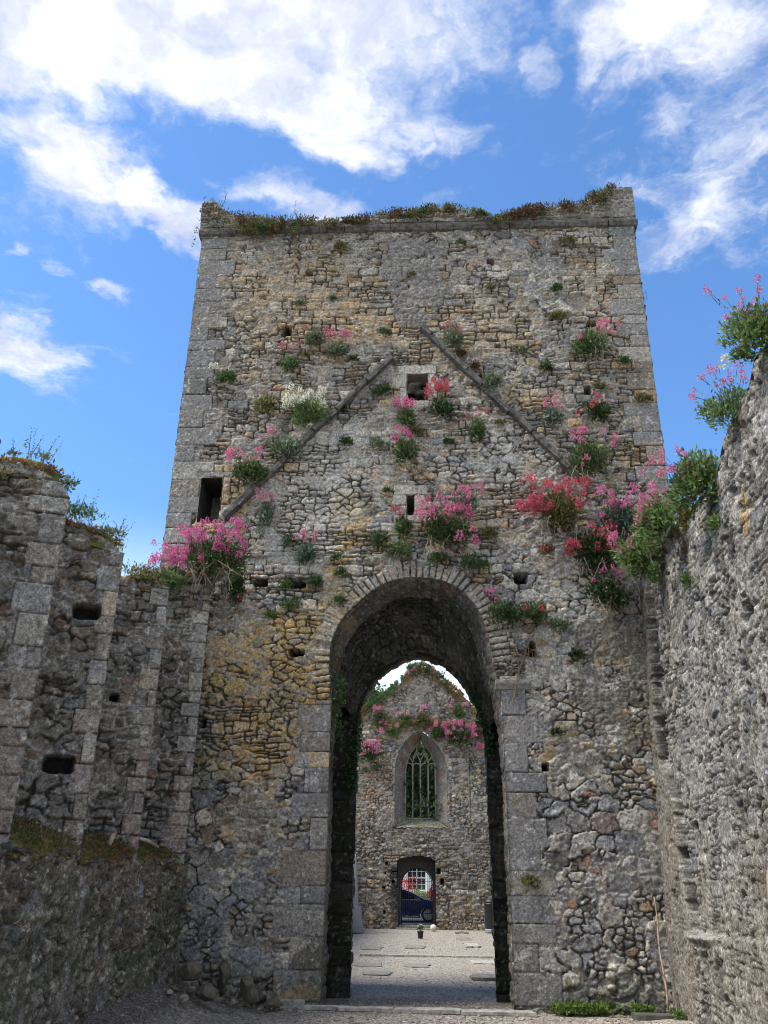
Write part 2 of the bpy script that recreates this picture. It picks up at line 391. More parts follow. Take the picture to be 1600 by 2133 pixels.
class MB:
    def __init__(s): s.bm = bmesh.new()
    def box(s, x0, x1, y0, y1, z0, z1, M=None):
        vs = [s.bm.verts.new((x, y, z)) for x in (x0, x1) for y in (y0, y1) for z in (z0, z1)]
        if M is not None:
            for v in vs: v.co = M @ v.co
        for f in ((0, 1, 3, 2), (4, 6, 7, 5), (0, 4, 5, 1), (2, 3, 7, 6), (0, 2, 6, 4), (1, 5, 7, 3)): s.bm.faces.new([vs[i] for i in f])
        return vs
    def prism(s, poly, a0, a1, axis='y'):
        def P(p, a): return (p[0], a, p[1]) if axis == 'y' else ((a, p[0], p[1]) if axis == 'x' else (p[0], p[1], a))
        A = [s.bm.verts.new(P(p, a0)) for p in poly]; B = [s.bm.verts.new(P(p, a1)) for p in poly]; n = len(poly)
        s.bm.faces.new(A); s.bm.faces.new(B[::-1])
        for i in range(n): s.bm.faces.new([A[i], B[i], B[(i+1) % n], A[(i+1) % n]])
    def tube(s, pts, rad, seg=6, cap=True):
        rings = []; n = len(pts); up = Vector((0, 0, 1))
        for i, p in enumerate(pts):
            p = Vector(p); d = (Vector(pts[min(i+1, n-1)])-Vector(pts[max(i-1, 0)])).normalized()
            a = d.cross(up)
            if a.length < .05: a = d.cross(Vector((1, 0, 0)))
            a.normalize(); b = d.cross(a); r = rad[i] if isinstance(rad, (list, tuple)) else rad
            rings.append([s.bm.verts.new(p+a*math.cos(2*PI*k/seg)*r+b*math.sin(2*PI*k/seg)*r) for k in range(seg)])
        for i in range(n-1):
            for k in range(seg): s.bm.faces.new([rings[i][k], rings[i][(k+1) % seg], rings[i+1][(k+1) % seg], rings[i+1][k]])
        if cap: s.bm.faces.new(rings[0][::-1]); s.bm.faces.new(rings[-1])
    def lathe(s, prof, seg=20, c=(0, 0, 0), axis='z'):
        rings = []
        for r, h in prof:
            ring = []
            for k in range(seg):
                a = 2*PI*k/seg; x, y = r*math.cos(a), r*math.sin(a)
                co = (c[0]+x, c[1]+y, c[2]+h) if axis == 'z' else (c[0]+x, c[1]+h, c[2]+y)
                ring.append(s.bm.verts.new(co))
            rings.append(ring)
        for i in range(len(rings)-1):
            for k in range(seg): s.bm.faces.new([rings[i][k], rings[i][(k+1) % seg], rings[i+1][(k+1) % seg], rings[i+1][k]])
        s.bm.faces.new(rings[0][::-1]); s.bm.faces.new(rings[-1])
    def rock(s, c, sz, seed, sub=2, flat=.25):
        rng = random.Random(seed)
        r = bmesh.ops.create_icosphere(s.bm, subdivisions=sub, radius=1.0)
        pl = [(Vector((rng.uniform(-1, 1), rng.uniform(-1, 1), rng.uniform(-1, 1))).normalized(), rng.uniform(.45, .8)) for _ in range(9)]
        ang = rng.uniform(0, 6.28); ca, sa = math.cos(ang), math.sin(ang)
        for v in r['verts']:
            p = v.co.copy()
            for n_, d_ in pl:
                k = p.dot(n_)
                if k > d_: p -= n_*(k-d_)
            p *= 1+rng.uniform(-.03, .03)
            x, y, z = p.x*sz[0], p.y*sz[1], p.z*sz[2]
            v.co = Vector((c[0]+x*ca-y*sa, c[1]+x*sa+y*ca, c[2]+z))
    def build(s, name, mat, parent=None, smooth_=False, bevel=0.):
        bmesh.ops.recalc_face_normals(s.bm, faces=s.bm.faces)
        me = bpy.data.meshes.new(name); s.bm.to_mesh(me); s.bm.free()
        if smooth_: me.polygons.foreach_set('use_smooth', np.ones(len(me.polygons), bool))
        o = link(name, me, mat, parent)
        if bevel:
            b = o.modifiers.new('bevel', 'BEVEL'); b.width = bevel; b.segments = 2; b.limit_method = 'ANGLE'
        return o

# ------------------------------------------------------------------ ground
def build_ground():
    u = np.concatenate([np.linspace(-60, -6, 14), np.arange(-5.9, 6, .07), np.linspace(6, 60, 14)])
    v = np.concatenate([np.linspace(-60, -15, 10), np.arange(-14.8, 27.6, .09)])
    U, V = np.meshgrid(u, v)
    def bank(U, V): # soil and rubble heaped against the foot of the left wall
        inn = (np.abs(U) < 5.5) & (V > -12) & (V < 25)
        return inn*(.30*(1-sst(U, -3.6, -2.55))*sst(V, -6, -.6)*(1-sst(V, -.1, .6))+.14*(1-sst(U, -3.7, -2.9))*(1-sst(V, -1.5, 0))+.05*sst(U, 2.9, 3.7)*(1-sst(V, .2, .6)))
    Z = bank(U, V)+.03*(fbm(U, V, .5, 3)-.5)*(np.abs(U) < 6)+.018*(fbm(U, V, 5, 4)-.5)*(np.abs(U) < 6)
    Z -= .02
    Pp = np.stack([U, V, Z], -1)
    c = np.zeros(U.shape+(3,))+np.array((.30, .262, .222))
    c *= (.8+.4*fbm(U, V, 1.3, 9, 5, .6))[..., None]
    c = mixrgb(c, (.29, .258, .215), sst(V, 1.5, 4))
    soil_shade = sst(bank(U, V), .05, .2)+blob(U, V, 2.9, .2, 1.2, .5)+blob(U, V, -2.3, .1, 1.0, .4)+sst(V, .2, .6)*(1-sst(V, 1.0, 1.5))*.7  # soil, plus the arch's shade painted as a band across the passage
    c = mixrgb(c, (.10, .085, .065), np.clip(soil_shade, 0, 1)*.75)
    m, t, b = new_mat('gravel')
    a = N(t, 'ShaderNodeAttribute', attribute_name='col'); oc = N(t, 'ShaderNodeTexCoord').outputs['Object']
    vo = N(t, 'ShaderNodeTexVoronoi'); vo.inputs['Scale'].default_value = 58.; t.links.new(oc, vo.inputs['Vector'])
    v2 = N(t, 'ShaderNodeTexVoronoi'); v2.inputs['Scale'].default_value = 27.; t.links.new(oc, v2.inputs['Vector'])
    sp = N(t, 'ShaderNodeSeparateColor'); t.links.new(vo.outputs['Color'], sp.inputs[0])
    sp2 = N(t, 'ShaderNodeSeparateColor'); t.links.new(v2.outputs['Color'], sp2.inputs[0])
    k = math_(t, 'MULTIPLY', smooth(t, sp.outputs[0], 0, 1, .35, 1.75), smooth(t, sp2.outputs[1], .0, 1., .75, 1.25))
    s = t.nodes.new('ShaderNodeVectorMath'); s.operation = 'SCALE'; t.links.new(a.outputs['Color'], s.inputs[0]); t.links.new(k, s.inputs['Scale'])
    t.links.new(s.outputs[0], b.inputs['Base Color']); b.inputs['Roughness'].default_value = .95
    bp = N(t, 'ShaderNodeBump'); bp.inputs['Distance'].default_value = .012; t.links.new(math_(t, 'SUBTRACT', 1.0, vo.outputs['Distance']), bp.inputs['Height'])
    t.links.new(bp.outputs[0], b.inputs['Normal'])
    o = grid_obj('ground', Pp, c, m); o['kind'] = 'structure'
    r = MB(); r.box(-90, 90, 27.55, 140, -.6, -.024); o = r.build('road', M_TARMAC); o['kind'] = 'structure'
    r = MB(); r.box(-40, 40, 27.56, 29.3, -.5, .02); o = r.build('pavement', M_PAVE); o['kind'] = 'structure'
    r = MB(); r.box(-160, 160, -160, 300, -1.2, -.7); o = r.build('field', flat_mat('grass_field', (.07, .11, .03), .95, 0, .3, 3)); o['kind'] = 'structure'
build_ground()

# ------------------------------------------------------------------ the bell tower
tower = thing('bell_tower', 'tall square rubble tower with a big arched passage and two diagonal roof scars', 'tower')
TW, TH = 4.5, 14.13
OUT = [(-1.40, -.1), (-1.38,0.59), (-1.38,2.21), (-1.4,4.49), (-1.46,5.01), (-1.36,5.54), (-1.08,5.94), (-0.55,6.35), (0.02,6.46), (0.6,6.34), (1.01,5.94), (1.19,5.45), (1.29,4.81), (1.37,4.42), (1.38,2.24), (1.37, -.1)]
arch_top = catmull(OUT[3:13], 5)
OUTP = OUT[:3]+arch_top+OUT[13:]
INN = [(-1.07, -.1), (-1.06, 2.), (-1.05,4.23), (-0.95,4.6), (-0.76,4.91), (-0.49,5.16), (-0.18,5.33), (0.02,5.37), (0.31,5.29), (0.6,5.1), (0.85,4.82), (1.01,4.52), (1.11,4.24), (1.17,3.75), (1.2, 2.), (1.22, -.1)]
INNP = INN[:2]+catmull(INN[2:14], 4)+INN[14:]
WIN = ((-0.17,9.99), (0.23,10.58)); SLIT = ((-0.17,7.63), (-0.03,8.02)); DOOR = ((-3.95,7.5), (-3.54,8.42))
def tower_front():
    st = .0155
    u = np.arange(-TW, TW+.001, st); v = np.arange(-.1, TH, st)
    U, V = np.meshgrid(u, v)
    Da, Ia = coursed(U, V, 11, .075, .20, .11, .42)
    Db, Ib = rubble(U, V, 21, .20, 1.75)
    Dc, Ic = rubble(U, V, 25, .34, 1.3, 1.7)
    sel = fbm(U, V, 1.1, 31, 3)+.13*sst(V, 6.5, 4.5)-.10*sst(V, 7.5, 9.5)
    mB = (sel > .53)
    low = fbm(U, V, 1.3, 33, 4)+.42*sst(V, 4.6, 1.6)+.12*(U > 1) > .74
    Dd_, Id_ = rubble(U, V, 27, .15, 1.5); sm = fbm(U, V, 2.3, 35, 3) > .52; Dc = np.where(sm, Dd_, Dc); Ic = np.where(sm, Id_+2e4, Ic)
    D = np.where(low, Dc, np.where(mB, Db, Da)); ID = np.where(low, Ic+5e4, np.where(mB, Ib+3e4, Ia))
    # rough lime patch high on the face where the roof apex stood
    patch = pip(U+.7*(fbm(U, V, 3, 41, 5, .65)-.5), V+.7*(fbm(U, V, 3, 42, 5, .65)-.5), [(-0.7,13.87), (0.59,13.77), (0.57,12.60), (0.23,11.68), (-0.15,11.68), (-0.73,12.64)]).astype(float)
    ash = quoin(U, V, D, ID, -TW, 1, 0, TH, 3, (.34, .78), (.22, .40))
    ash += quoin(U, V, D, ID, TW, -1, 0, TH, 4, (.30, .70), (.22, .40))
    ash += quoin(U, V, D, ID, -1.36, -1, .05, 4.35, 5, (.26, .80), (.24, .50))
    ash += quoin(U, V, D, ID, 1.36, 1, .05, 4.75, 6, (.34, .74), (.26, .48))
    # voussoirs round the arch
    seg = arch_top[1:-1]
    near = (np.abs(U) < 2.1) & (V > 4.2) & (V < 7.2)
    dd, ss = polyd(U[near], V[near], seg)
    blk = ss/.105; bi = np.floor(blk); fr = blk-bi
    ring = .22+.11*h1(bi, 4.4)
    dv = np.minimum(np.minimum(fr, 1-fr)*.105, np.minimum(ring-dd, dd+.02)); inside = (dd < ring) & (ss > .05) & (ss < ss.max()-.05)
    tmpD = D[near]; tmpI = ID[near]; tmpD[inside] = dv[inside]; tmpI[inside] = 70000+bi[inside]*3.7; D[near] = tmpD; ID[near] = tmpI
    vous = np.zeros(U.shape); tv = vous[near]; tv[inside] = 1; vous[near] = tv
    # window frames
    for (a, b), w in ((WIN, .17), (SLIT, .24)):
        x0, z0, x1, z1 = a[0], a[1], b[0], b[1]
        mid = (z0+z1)/2
        for k, rc in enumerate(((x0-w, x1+w, z1, z1+.2), (x0-w*1.1, x0, mid, z1), (x0-w*.8, x0, z0, mid), (x1, x1+w*.8, mid-.1, z1), (x1, x1+w*1.1, z0, mid-.1), (x0-w, x1+w, z0-.15, z0))):
            rect_over(U, V, D, ID, rc[0], rc[1], rc[2], rc[3], 81000+k*13+x0*10)
            ash[(U > rc[0]) & (U < rc[1]) & (V > rc[2]) & (V < rc[3])] = 1
    x0, z0, x1, z1 = DOOR[0][0], DOOR[0][1], DOOR[1][0], DOOR[1][1]
    for k, rc in enumerate(((x0-.08, x1+.2, z1, z1+.12), (x1, x1+.16, z1-.55, z1), (x1, x1+.26, z0+.1, z1-.55))):
        rect_over(U, V, D, ID, rc[0], rc[1], rc[2], rc[3], 82000+k*13)
    ash = np.clip(ash, 0, 1)
    def B(p, ru, rv, s=3, k=1.2): return blob(U, V, p[0], p[1], ru, rv, s, k)
    mot = fbm(U, V, 7, 51, 5, .65); mo = .45+1.1*sst(mot, .40, .62)
    och = np.clip(B((-2.41,4.8), 1.25, .95, 3)+B((-1.92,5.37), .8, .6, 4)*.8+B((-2.36,3.56), .95, .7, 5)*.75+B((-1.38,6.13), .42, .8, 6)+B((-1.17,7.52), .42, .75, 7)*.9+B((-1.73,4.8), .4, .9, 8)*.6, 0, 1)*mo
    och2 = np.clip(B((-3.19,7.96), .35, .45, 9)+B((-0.32,8.42), .9, .35, 10)*.6+B((1.47,7.54), .75, .6, 11)*.6+B((4.11,8.75), .5, .30, 12)+B((2.02,10.00), .5, .3, 13)*.5+B((-1,11.70), .9, .55, 14)*.8+B((3.48,12.53), .5, 1.3, 15)*.35+B((-2.38,12.44), 1.6, 1.5, 16)*.55+B((1.08,11.66), 1.4, .9, 17)*.5, 0, 1)*mo
    pale = np.clip(B((-1.55,8.63), 1.15, 1.2, 18)*.8+B((1.43,8.79), 1.1, .8, 19)*.55+B((-2.18,7.2), 1., .55, 20)*.8+B((2.62,6.12), .9, .55, 21)*.7+B((-2.57,6.58), .9, .35, 22)*.6+B((-3.45,13.57), .22, .22, 23)+B((1.6,13.00), .3, .18, 24)+B((3.21,13.88), .5, .15, 25)+B((2.58,4.58), 1.1, .6, 26)*.5, 0, 1)
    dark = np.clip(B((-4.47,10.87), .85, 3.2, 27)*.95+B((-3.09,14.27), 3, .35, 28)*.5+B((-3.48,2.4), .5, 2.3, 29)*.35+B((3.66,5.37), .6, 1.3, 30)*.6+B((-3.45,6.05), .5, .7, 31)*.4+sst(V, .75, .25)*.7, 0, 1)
    grn = np.clip(B((-2.83,0.2), 1.3, .4, 32)*.6+B((-1.16,0.23), .5, .6, 33)*.8+B((-3.5,4.01), .3, 1.5, 34)*.4+B((2.57,0.17), 1.6, .35, 35)*.4, 0, 1)
    blu = np.clip(B((2.37,1.92), 1.7, 2.2, 36)*.55+B((-1.62,2.56), .6, 1.7, 37)*.4+B((-2.61,0.88), 1., .7, 38)*.25, 0, 1)*(h1(ID, 9.9) > .35)
    sill = np.zeros(U.shape)
    for (a, b), w in ((WIN, .19), (SLIT, .26)): sill[(U > a[0]-w) & (U < b[0]+w) & (V > a[1]-.15) & (V < b[1]+.2)] = 1
    fields = [(sst(V, 7.5, 10.5), (.15, .132, .108), .38), (och2, (.33, .225, .115), .75), (och, (.38, .255, .095), .74), (pale, LIME, .55), (blu, (.17, .175, .195), .7), (dark, (.10, .095, .085), .75), (grn, (.075, .08, .045), .8), (ash*(h1(ID, 2.2) > .15), (.165, .16, .155), .62), (vous, (.29, .265, .215), .5), (sill*ash, (.36, .33, .27), .75)]
    pal_u = palette(h1(ID, 13.1), PAL_UP)
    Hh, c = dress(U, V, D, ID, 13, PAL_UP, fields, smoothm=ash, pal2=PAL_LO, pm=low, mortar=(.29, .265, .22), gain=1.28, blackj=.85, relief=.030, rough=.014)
    patch_n = fbm(U, V, 16, 61, 4, .7)
    patch = patch*(fbm(U, V, 4, 62, 4) > .36); Hh = np.where(patch > 0, .015+.06*(patch_n-.5)+.3*Hh, Hh); c = np.where(patch[..., None] > 0, (np.array((.215, .20, .18))*(.25+1.5*patch_n)[..., None])*.8+.2*c, c)
    # lower right: earthen render still on the wall
    rend = pip(U+1.1*(fbm(U, V, 2, 43, 5, .65)-.5), V+1.1*(fbm(U, V, 2, 44, 5, .65)-.5), [(2.67,5.7), (4.25,5.7), (3.99,3.6), (2.74,3.74), (2.52,4.81)]) & (fbm(U, V, 3.3, 63, 4) > .40)
    Hh = np.where(rend, .005+.05*(patch_n-.5)+.45*Hh, Hh); c = np.where(rend[..., None], np.array((.19, .165, .13))*(.35+1.3*patch_n)[..., None]*.75+.25*c, c)
    # bulging boulders at the foot
    Hh += .05*sst(V, .75, .3)*sst(D, .0, .06)
    for p, ru, rv in (((-2.17,13.09), .06, .065), ((1.53,13.26), .07, .075), ((-2.56,11.62), .095, .115), ((3.43,11.66), .10, .065), ((3.23,10.17), .07, .10), ((1.79,6.43), .11, .10), ((-3.19,6.36), .12, .08),
                      ((-2.71,6.36), .13, .07), ((-2.07,6.36), .17, .09), ((-2.01,5.13), .13, .065), ((-3.47,3.96), .05, .07), ((2.01,3.32), .055, .065), ((1.9,5.19), .07, .12), ((1.59,11.19), .05, .05)):
        Hh, c = hole(U, V, Hh, c, p[0], p[1], ru, rv, .38)
    keep = ~pip(U, V, OUTP)
    for a, b in (WIN, SLIT, DOOR): keep &= ~((U > a[0]) & (U < b[0]) & (V > a[1]) & (V < b[1]))
    kf = keep[:-1, :-1] | keep[1:, :-1] | keep[:-1, 1:] | keep[1:, 1:]
    # neat arrises at the corners
    Hh *= np.clip((TW-np.abs(U))/.03, .0, 1)*.85+.15
    Pp = np.stack([U, -Hh, V], -1)
    grid_obj('front_wall', Pp, c, M_STONE, tower, kf)
tower_front()
def sweep_reveal(name, prof, y0, y1, seed, tint, st=.028, parent=tower, flip=1, k=1.0, mat=None, splay=0.):
    pts = resample(prof, st); pts = np.array(pts); n = len(pts)
    tg = np.gradient(pts, axis=0); tg /= np.linalg.norm(tg, axis=1)[:, None]+1e-9
    nr = np.stack([tg[:, 1], -tg[:, 0]], -1)*flip          # towards the opening
    s = np.concatenate([[0], np.cumsum(np.hypot(*np.diff(pts, axis=0).T))])
    ys = np.arange(y0, y1+.001, st); Sg, Y = np.meshgrid(s, ys)
    D, ID = coursed(Y, Sg, seed, .14, .34, .3, .7)
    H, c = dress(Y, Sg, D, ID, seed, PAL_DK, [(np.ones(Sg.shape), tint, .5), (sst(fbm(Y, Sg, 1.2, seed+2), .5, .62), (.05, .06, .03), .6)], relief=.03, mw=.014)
    edge = np.clip((Y-y0)/.05, 0, 1); shr = (splay*sst(pts[:, 1], 3.6, 5.0))[None]*((Y-y0)/(y1-y0))
    X = pts[:, 0][None]+nr[:, 0][None]*(H*edge*k+shr); Z = pts[:, 1][None]+nr[:, 1][None]*(H*edge*k+shr)
    return grid_obj(name, np.stack([X, Y, Z], -1), c, mat or M_STONE, parent)
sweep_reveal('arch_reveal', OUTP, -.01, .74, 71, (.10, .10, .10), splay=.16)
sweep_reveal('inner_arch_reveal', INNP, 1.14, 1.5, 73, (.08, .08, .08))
def inner_order():
    u = np.arange(-1.9, 1.9, .024); v = np.arange(-.1, 7.6, .024); U, V = np.meshgrid(u, v)
    D, ID = coursed(U, V, 81, .12, .3, .2, .6); dd, ss = polyd(U, V, INNP)
    ringm = (dd < .45) & (V > 4.0); bi = np.floor(ss/.2); fr = ss/.2-bi
    D = np.where(ringm, np.minimum(np.minimum(fr, 1-fr)*.2, np.minimum(.45-dd, dd+.03)), D); ID = np.where(ringm, 6000+bi*3.3, ID)
    H, c = dress(U, V, D, ID, 83, PAL_DK, [(np.ones(U.shape), (.045, .042, .036), .8), (sst(fbm(U, V, 1.5, 5), .44, .56), (.03, .042, .016), .7)], gain=.42, mortar=(.10, .095, .08), relief=.05)  # shade of the arch pocket put into tint, mortar and gain, over moss
    keep = ~pip(U, V, INNP); kf = keep[:-1, :-1] | keep[1:, :-1] | keep[:-1, 1:] | keep[1:, 1:]
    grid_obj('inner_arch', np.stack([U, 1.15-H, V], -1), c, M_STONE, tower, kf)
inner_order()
def vault_loft():
    A = [p for p in OUTP if p[1] > 4.1]; B = [p for p in INNP if p[1] > 3.75]
    def par(poly, n):
        p = np.array(resample(poly, .02)); q_ = np.concatenate([[0], np.cumsum(np.hypot(*np.diff(p, axis=0).T))]); q = np.linspace(0, q_[-1], n)
        return np.stack([np.interp(q, q_, p[:, 0]), np.interp(q, q_, p[:, 1])], -1)
    n = 260; A = par(A, n); B = par(B, n); cA = np.array((0., 4.6)); A = A+(cA-A)/np.linalg.norm(cA-A, axis=1, keepdims=True)*.13*sst(A[:, 1:], 4.0, 5.0); cB = np.array((0., 4.2)); B = B+(B-cB)/np.linalg.norm(B-cB, axis=1, keepdims=True)*.05
    K = np.linspace(0, 1, 44)[:, None]; kk = K**.8
    X = A[None, :, 0]*(1-kk)+B[None, :, 0]*kk; Z = A[None, :, 1]*(1-kk)+B[None, :, 1]*kk+.20*np.sin(PI*K)*sst(A[None, :, 1], 4.6, 5.8); Y = .70+.40*K+X*0
    S_ = np.repeat(np.linspace(0, 5.2, n)[None], 44, 0); D, ID = coursed(S_, kk*1.2+S_*0, 87, .09, .2, .12, .34, 1.)
    H, c = dress(S_, kk*1.2+S_*0, D, ID, 88, PAL_DK, [(np.ones(X.shape), (.075, .068, .052), .6), (sst(fbm(S_, kk*1.2, 2.5, 89), .46, .6), (.05, .065, .025), .6)], mortar=(.10, .095, .08), relief=.05, rough=.03, gain=.42, blackj=.8)  # vault shade put into the stone colour by dark tint and low gain
    cx, cz = -X, 4.4-Z; ln = np.hypot(cx, cz)+1e-6; X = X+cx/ln*H*.8; Z = Z+cz/ln*H*.8; Y = Y-H*.6
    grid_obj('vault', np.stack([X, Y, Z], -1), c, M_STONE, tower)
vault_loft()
# body of the tower: everything the front skin hides, with real thickness
mb = MB()
mb.box(-4.46, -1.62, .5, 1.14, -.3, 7.0); mb.box(1.62, 4.46, .5, 1.14, -.3, 7.0)       # piers either side of the passage
mb.box(-4.42, 4.42, .76, 1.5, 7.02, 7.5)                                                     # unseen vault slab over the passage, added to keep the arch dark
o = mb.build('passage_piers', M_DARKSLAB, tower)
def shell(name, origin, ud, nd, width, z0, z1, seed, holes=(), st=.045, gain=1., pal=PAL_UP, parent=None, outline=None, mat=None, fields=None):
    u = np.arange(0, width+.001, st); v = np.arange(z0, z1+.001, st); U, V = np.meshgrid(u, v)
    D, ID = coursed(U, V, seed, .12, .26, .18, .5); D2, I2 = rubble(U, V, seed+1, .25, 1.5)
    m = fbm(U, V, .9, seed+2) > .52; D = np.where(m, D2, D); ID = np.where(m, I2+4e4, ID)
    H, c = dress(U, V, D, ID, seed, pal, fields(U, V) if fields else (), gain=gain, mw=.02, bev=.045)
    kf = None
    keep = np.ones(U.shape, bool)
    for h in holes:
        keep &= ~(pip(U, V, h) if len(h) > 2 else ((U > h[0][0]) & (U < h[1][0]) & (V > h[0][1]) & (V < h[1][1])))
    if outline is not None: keep &= pip(U, V, outline)
    kf = keep[:-1, :-1] & keep[1:, :-1] & keep[:-1, 1:] & keep[1:, 1:]
    ud = np.array(ud, float); nd = np.array(nd, float)
    Pp = np.array(origin, float)+U[..., None]*ud+V[..., None]*np.array((0, 0, 1.))+H[..., None]*nd
    return grid_obj(name, Pp, c, mat or M_STONE, parent, kf)
shell('side_wall', (-TW, 3.3, 0), (0, -1, 0), (-1, 0, 0), 3.3, -.1, TH, 101, st=.06, parent=tower)
shell('side_wall', (TW, 0, 0), (0, 1, 0), (1, 0, 0), 3.3, -.1, TH, 103, st=.06, parent=tower)
shell('rear_wall', (TW, 3.3, 0), (-1, 0, 0), (0, 1, 0), 9.0, -.1, TH, 105, st=.06, parent=tower, holes=[[(2.6, -.2), (2.6, 5.5), (3.3, 6.5), (4.5, 6.95), (5.7, 6.5), (6.4, 5.5), (6.4, -.2)]])
shell('inner_front_wall', (TW, .92, 0), (-1, 0, 0), (0, 1, 0), 9.0, 7.45, TH, 107, st=.07, parent=tower, holes=[[(TW-WIN[1][0]-.05, WIN[0][1]+.05), (TW-WIN[0][0]+.05, WIN[1][1]+.9)]])
shell('inner_rear_wall', (-TW, 2.8, 0), (1, 0, 0), (0, -1, 0), 9.0, -.1, 14.4, 109, st=.05, gain=.32, holes=[[(2.6, -.2), (2.6, 5.5), (3.3, 6.5), (4.5, 6.95), (5.7, 6.5), (6.4, 5.5), (6.4, -.2)]], parent=tower)  # low gain puts the shade of the tower's inside into the stone colour
shell('inner_side_wall', (-3.7, .9, 0), (0, 1, 0), (1, 0, 0), 1.9, -.1, TH, 111, st=.07, parent=tower)
shell('inner_side_wall', (3.7, 2.8, 0), (0, -1, 0), (-1, 0, 0), 1.9, -.1, TH, 113, st=.07, parent=tower)
mb = MB()      # wall heads, closing the tops between the skins
mb.box(-4.49, 4.49, .03, .9, TH-.06, TH-.01); mb.box(-4.49, 4.49, 2.82, 3.28, TH-.06, TH-.012); mb.box(-4.48, -3.7, .91, 2.81, TH-.06, TH-.014); mb.box(3.7, 4.48, .91, 2.81, TH-.06, TH-.014)
mb.build('wall_head', M_DRESSED, tower)
for xa, xb in ((-1.93, -1.91), (1.91, 1.93)):
    mb = MB(); mb.box(xa, xb, 2.83, 3.27, -.2, 5.5); mb.build('rear_arch_reveal', M_DARKSLAB, tower)
# window, slit and doorway recesses in dressed stone
def recess(a, b, y1, name, back=None, splay=.0, mat=M_DRESSED):
    x0, z0, x1, z1 = a[0]-.002, a[1]-.002, b[0]+.002, b[1]+.002; m = MB(); t = .06; s = splay
    m.prism([(x0-t, .035), (x0, .035), (x0+s, y1), (x0-t, y1)], z0-.0, z1, 'z'); m.prism([(x1, .035), (x1+t, .035), (x1+t, y1), (x1-s, y1)], z0, z1, 'z')
    m.box(x0-t, x1+t, .035, y1, z1+.001, z1+t); m.box(x0-t, x1+t, .035, y1, z0-t, z0-.001)
    if back: m.box(x0-t, x1+t, y1, y1+.05, z0-t, z1+t)
    return m.build(name, mat, tower)
m = MB(); _a, _b = WIN
m.prism([(.035, _b[1]), (.28, _b[1]), (.93, _b[1]+.86), (.93, _b[1]+.96), (.035, _b[1]+.12)], _a[0]-.05, _b[0]+.05, 'x')
for xa, xb in ((_a[0]-.07, _a[0]-.002), (_b[0]+.002, _b[0]+.07)): m.prism([(.035, _a[1]-.05), (.93, _a[1]-.05), (.93, _b[1]+.859), (.28, _b[1]-.001), (.035, _b[1]-.001)], xa, xb, 'x')
m.box(_a[0]-.07, _b[0]+.07, .035, .93, _a[1]-.12, _a[1]-.052); m.build('window_recess', M_DRESSED, tower)
recess(SLIT[0], SLIT[1], .8, 'slit_window_recess', True); recess(DOOR[0], DOOR[1], 1.0, 'doorway_recess', True, 0, M_DARKSLAB)
# cornice: moulded string in butted blocks
m = MB(); rng = random.Random(5); x = -TW-.075
while x < TW+.075:
    w = rng.uniform(.5, 1.0); x1 = min(x+w, TW+.075); j = rng.uniform(-.012, .012)
    m.prism([(.02, TH-.06+j), (-.05, TH-.04+j), (-.085+j, TH+.02+j), (-.085+j, TH+.07+j), (-.02, TH+.11+j), (.3, TH+.11+j), (.3, TH-.06+j)], x+.006, x1-.006, 'x')
    x = x1
m.build('cornice', M_DRIP, tower, bevel=.01)
# parapet with broken outline
PT = [(-4.55, 14.25), (-4.59,14.94), (-4.27,14.98), (-4.1,14.76), (-3.74,14.59), (-3.11,14.44), (-2.29,14.42), (-1.67,14.31), (-1.06,14.42), (-0.76,14.56), (-0.15,14.54), (0.4,14.66), (0.86,14.65), (1.36,14.45), (1.6,14.30), (2.11,14.48), (2.36,14.60), (2.86,14.62), (3.55,14.69), (3.59,14.91), (3.95,14.94), (4.01,15.11), (4.56,15.09), (4.55, 14.25)]
PT = [(min(max(a, -4.58), 4.58), b) for a, b in PT]
def parapet():
    u = np.arange(-4.6, 4.62, .02); v = np.arange(14.2, 15.3, .02); U, V = np.meshgrid(u, v)
    D, ID = coursed(U, V, 121, .11, .2, .2, .5)
    rect_over(U, V, D, ID, PT[-4][0]+.02, 4.58, 14.75, 15.3, 991.); rect_over(U, V, D, ID, PT[-4][0]+.1, 4.58, 14.28, 14.75, 992.)
    H, c = dress(U, V, D, ID, 122, PAL_UP, [(np.ones(U.shape), (.15, .14, .12), .35)])
    ins = pip(U, V+.03*(fbm(U, V, 9, 4)-.5), PT); kf = ins[:-1, :-1] & ins[1:, :-1] & ins[:-1, 1:] & ins[1:, 1:]
    grid_obj('parapet', np.stack([U, -.075-H, V], -1), c, M_STONE, tower, kf)
    m = MB(); m.prism([(a, b-.012) for a, b in PT], -.045, .42); m.build('parapet_core', M_DRESSED, tower)
parapet()
# the two weathering courses that mark the lost nave roof
def weathering(a, b, seed):
    m = MB(); rng = random.Random(seed); A = Vector((a[0], 0, a[1])); Bv = Vector((b[0], 0, b[1])); L = (Bv-A).length; d = (Bv-A)/L
    nrm = Vector((-d.z, 0, d.x)); nrm = nrm if nrm.z > 0 else -nrm; t = 0.
    while t < L:
        l = min(rng.uniform(.18, .6), L-t); jo = rng.uniform(-.035, .03); jn = rng.uniform(-.02, .018)
        sec = [(.03, -.05), (-.115+jo, -.05), (-.125+jo, .0), (-.12+jo, .045), (.03, .07)]
        vs = []
        for tt in (t+.006, t+l-.006):
            vs.append([m.bm.verts.new(A+d*tt+nrm*(n_+jn+rng.uniform(-.015, .015))+Vector((0, y_+rng.uniform(-.018, .012), 0))) for y_, n_ in sec])
        for i in range(5): m.bm.faces.new([vs[0][i], vs[1][i], vs[1][(i+1) % 5], vs[0][(i+1) % 5]])
        m.bm.faces.new(vs[0][::-1]); m.bm.faces.new(vs[1]); t += l
    return m.build('weathering_course', M_DRIP, tower, bevel=.004)
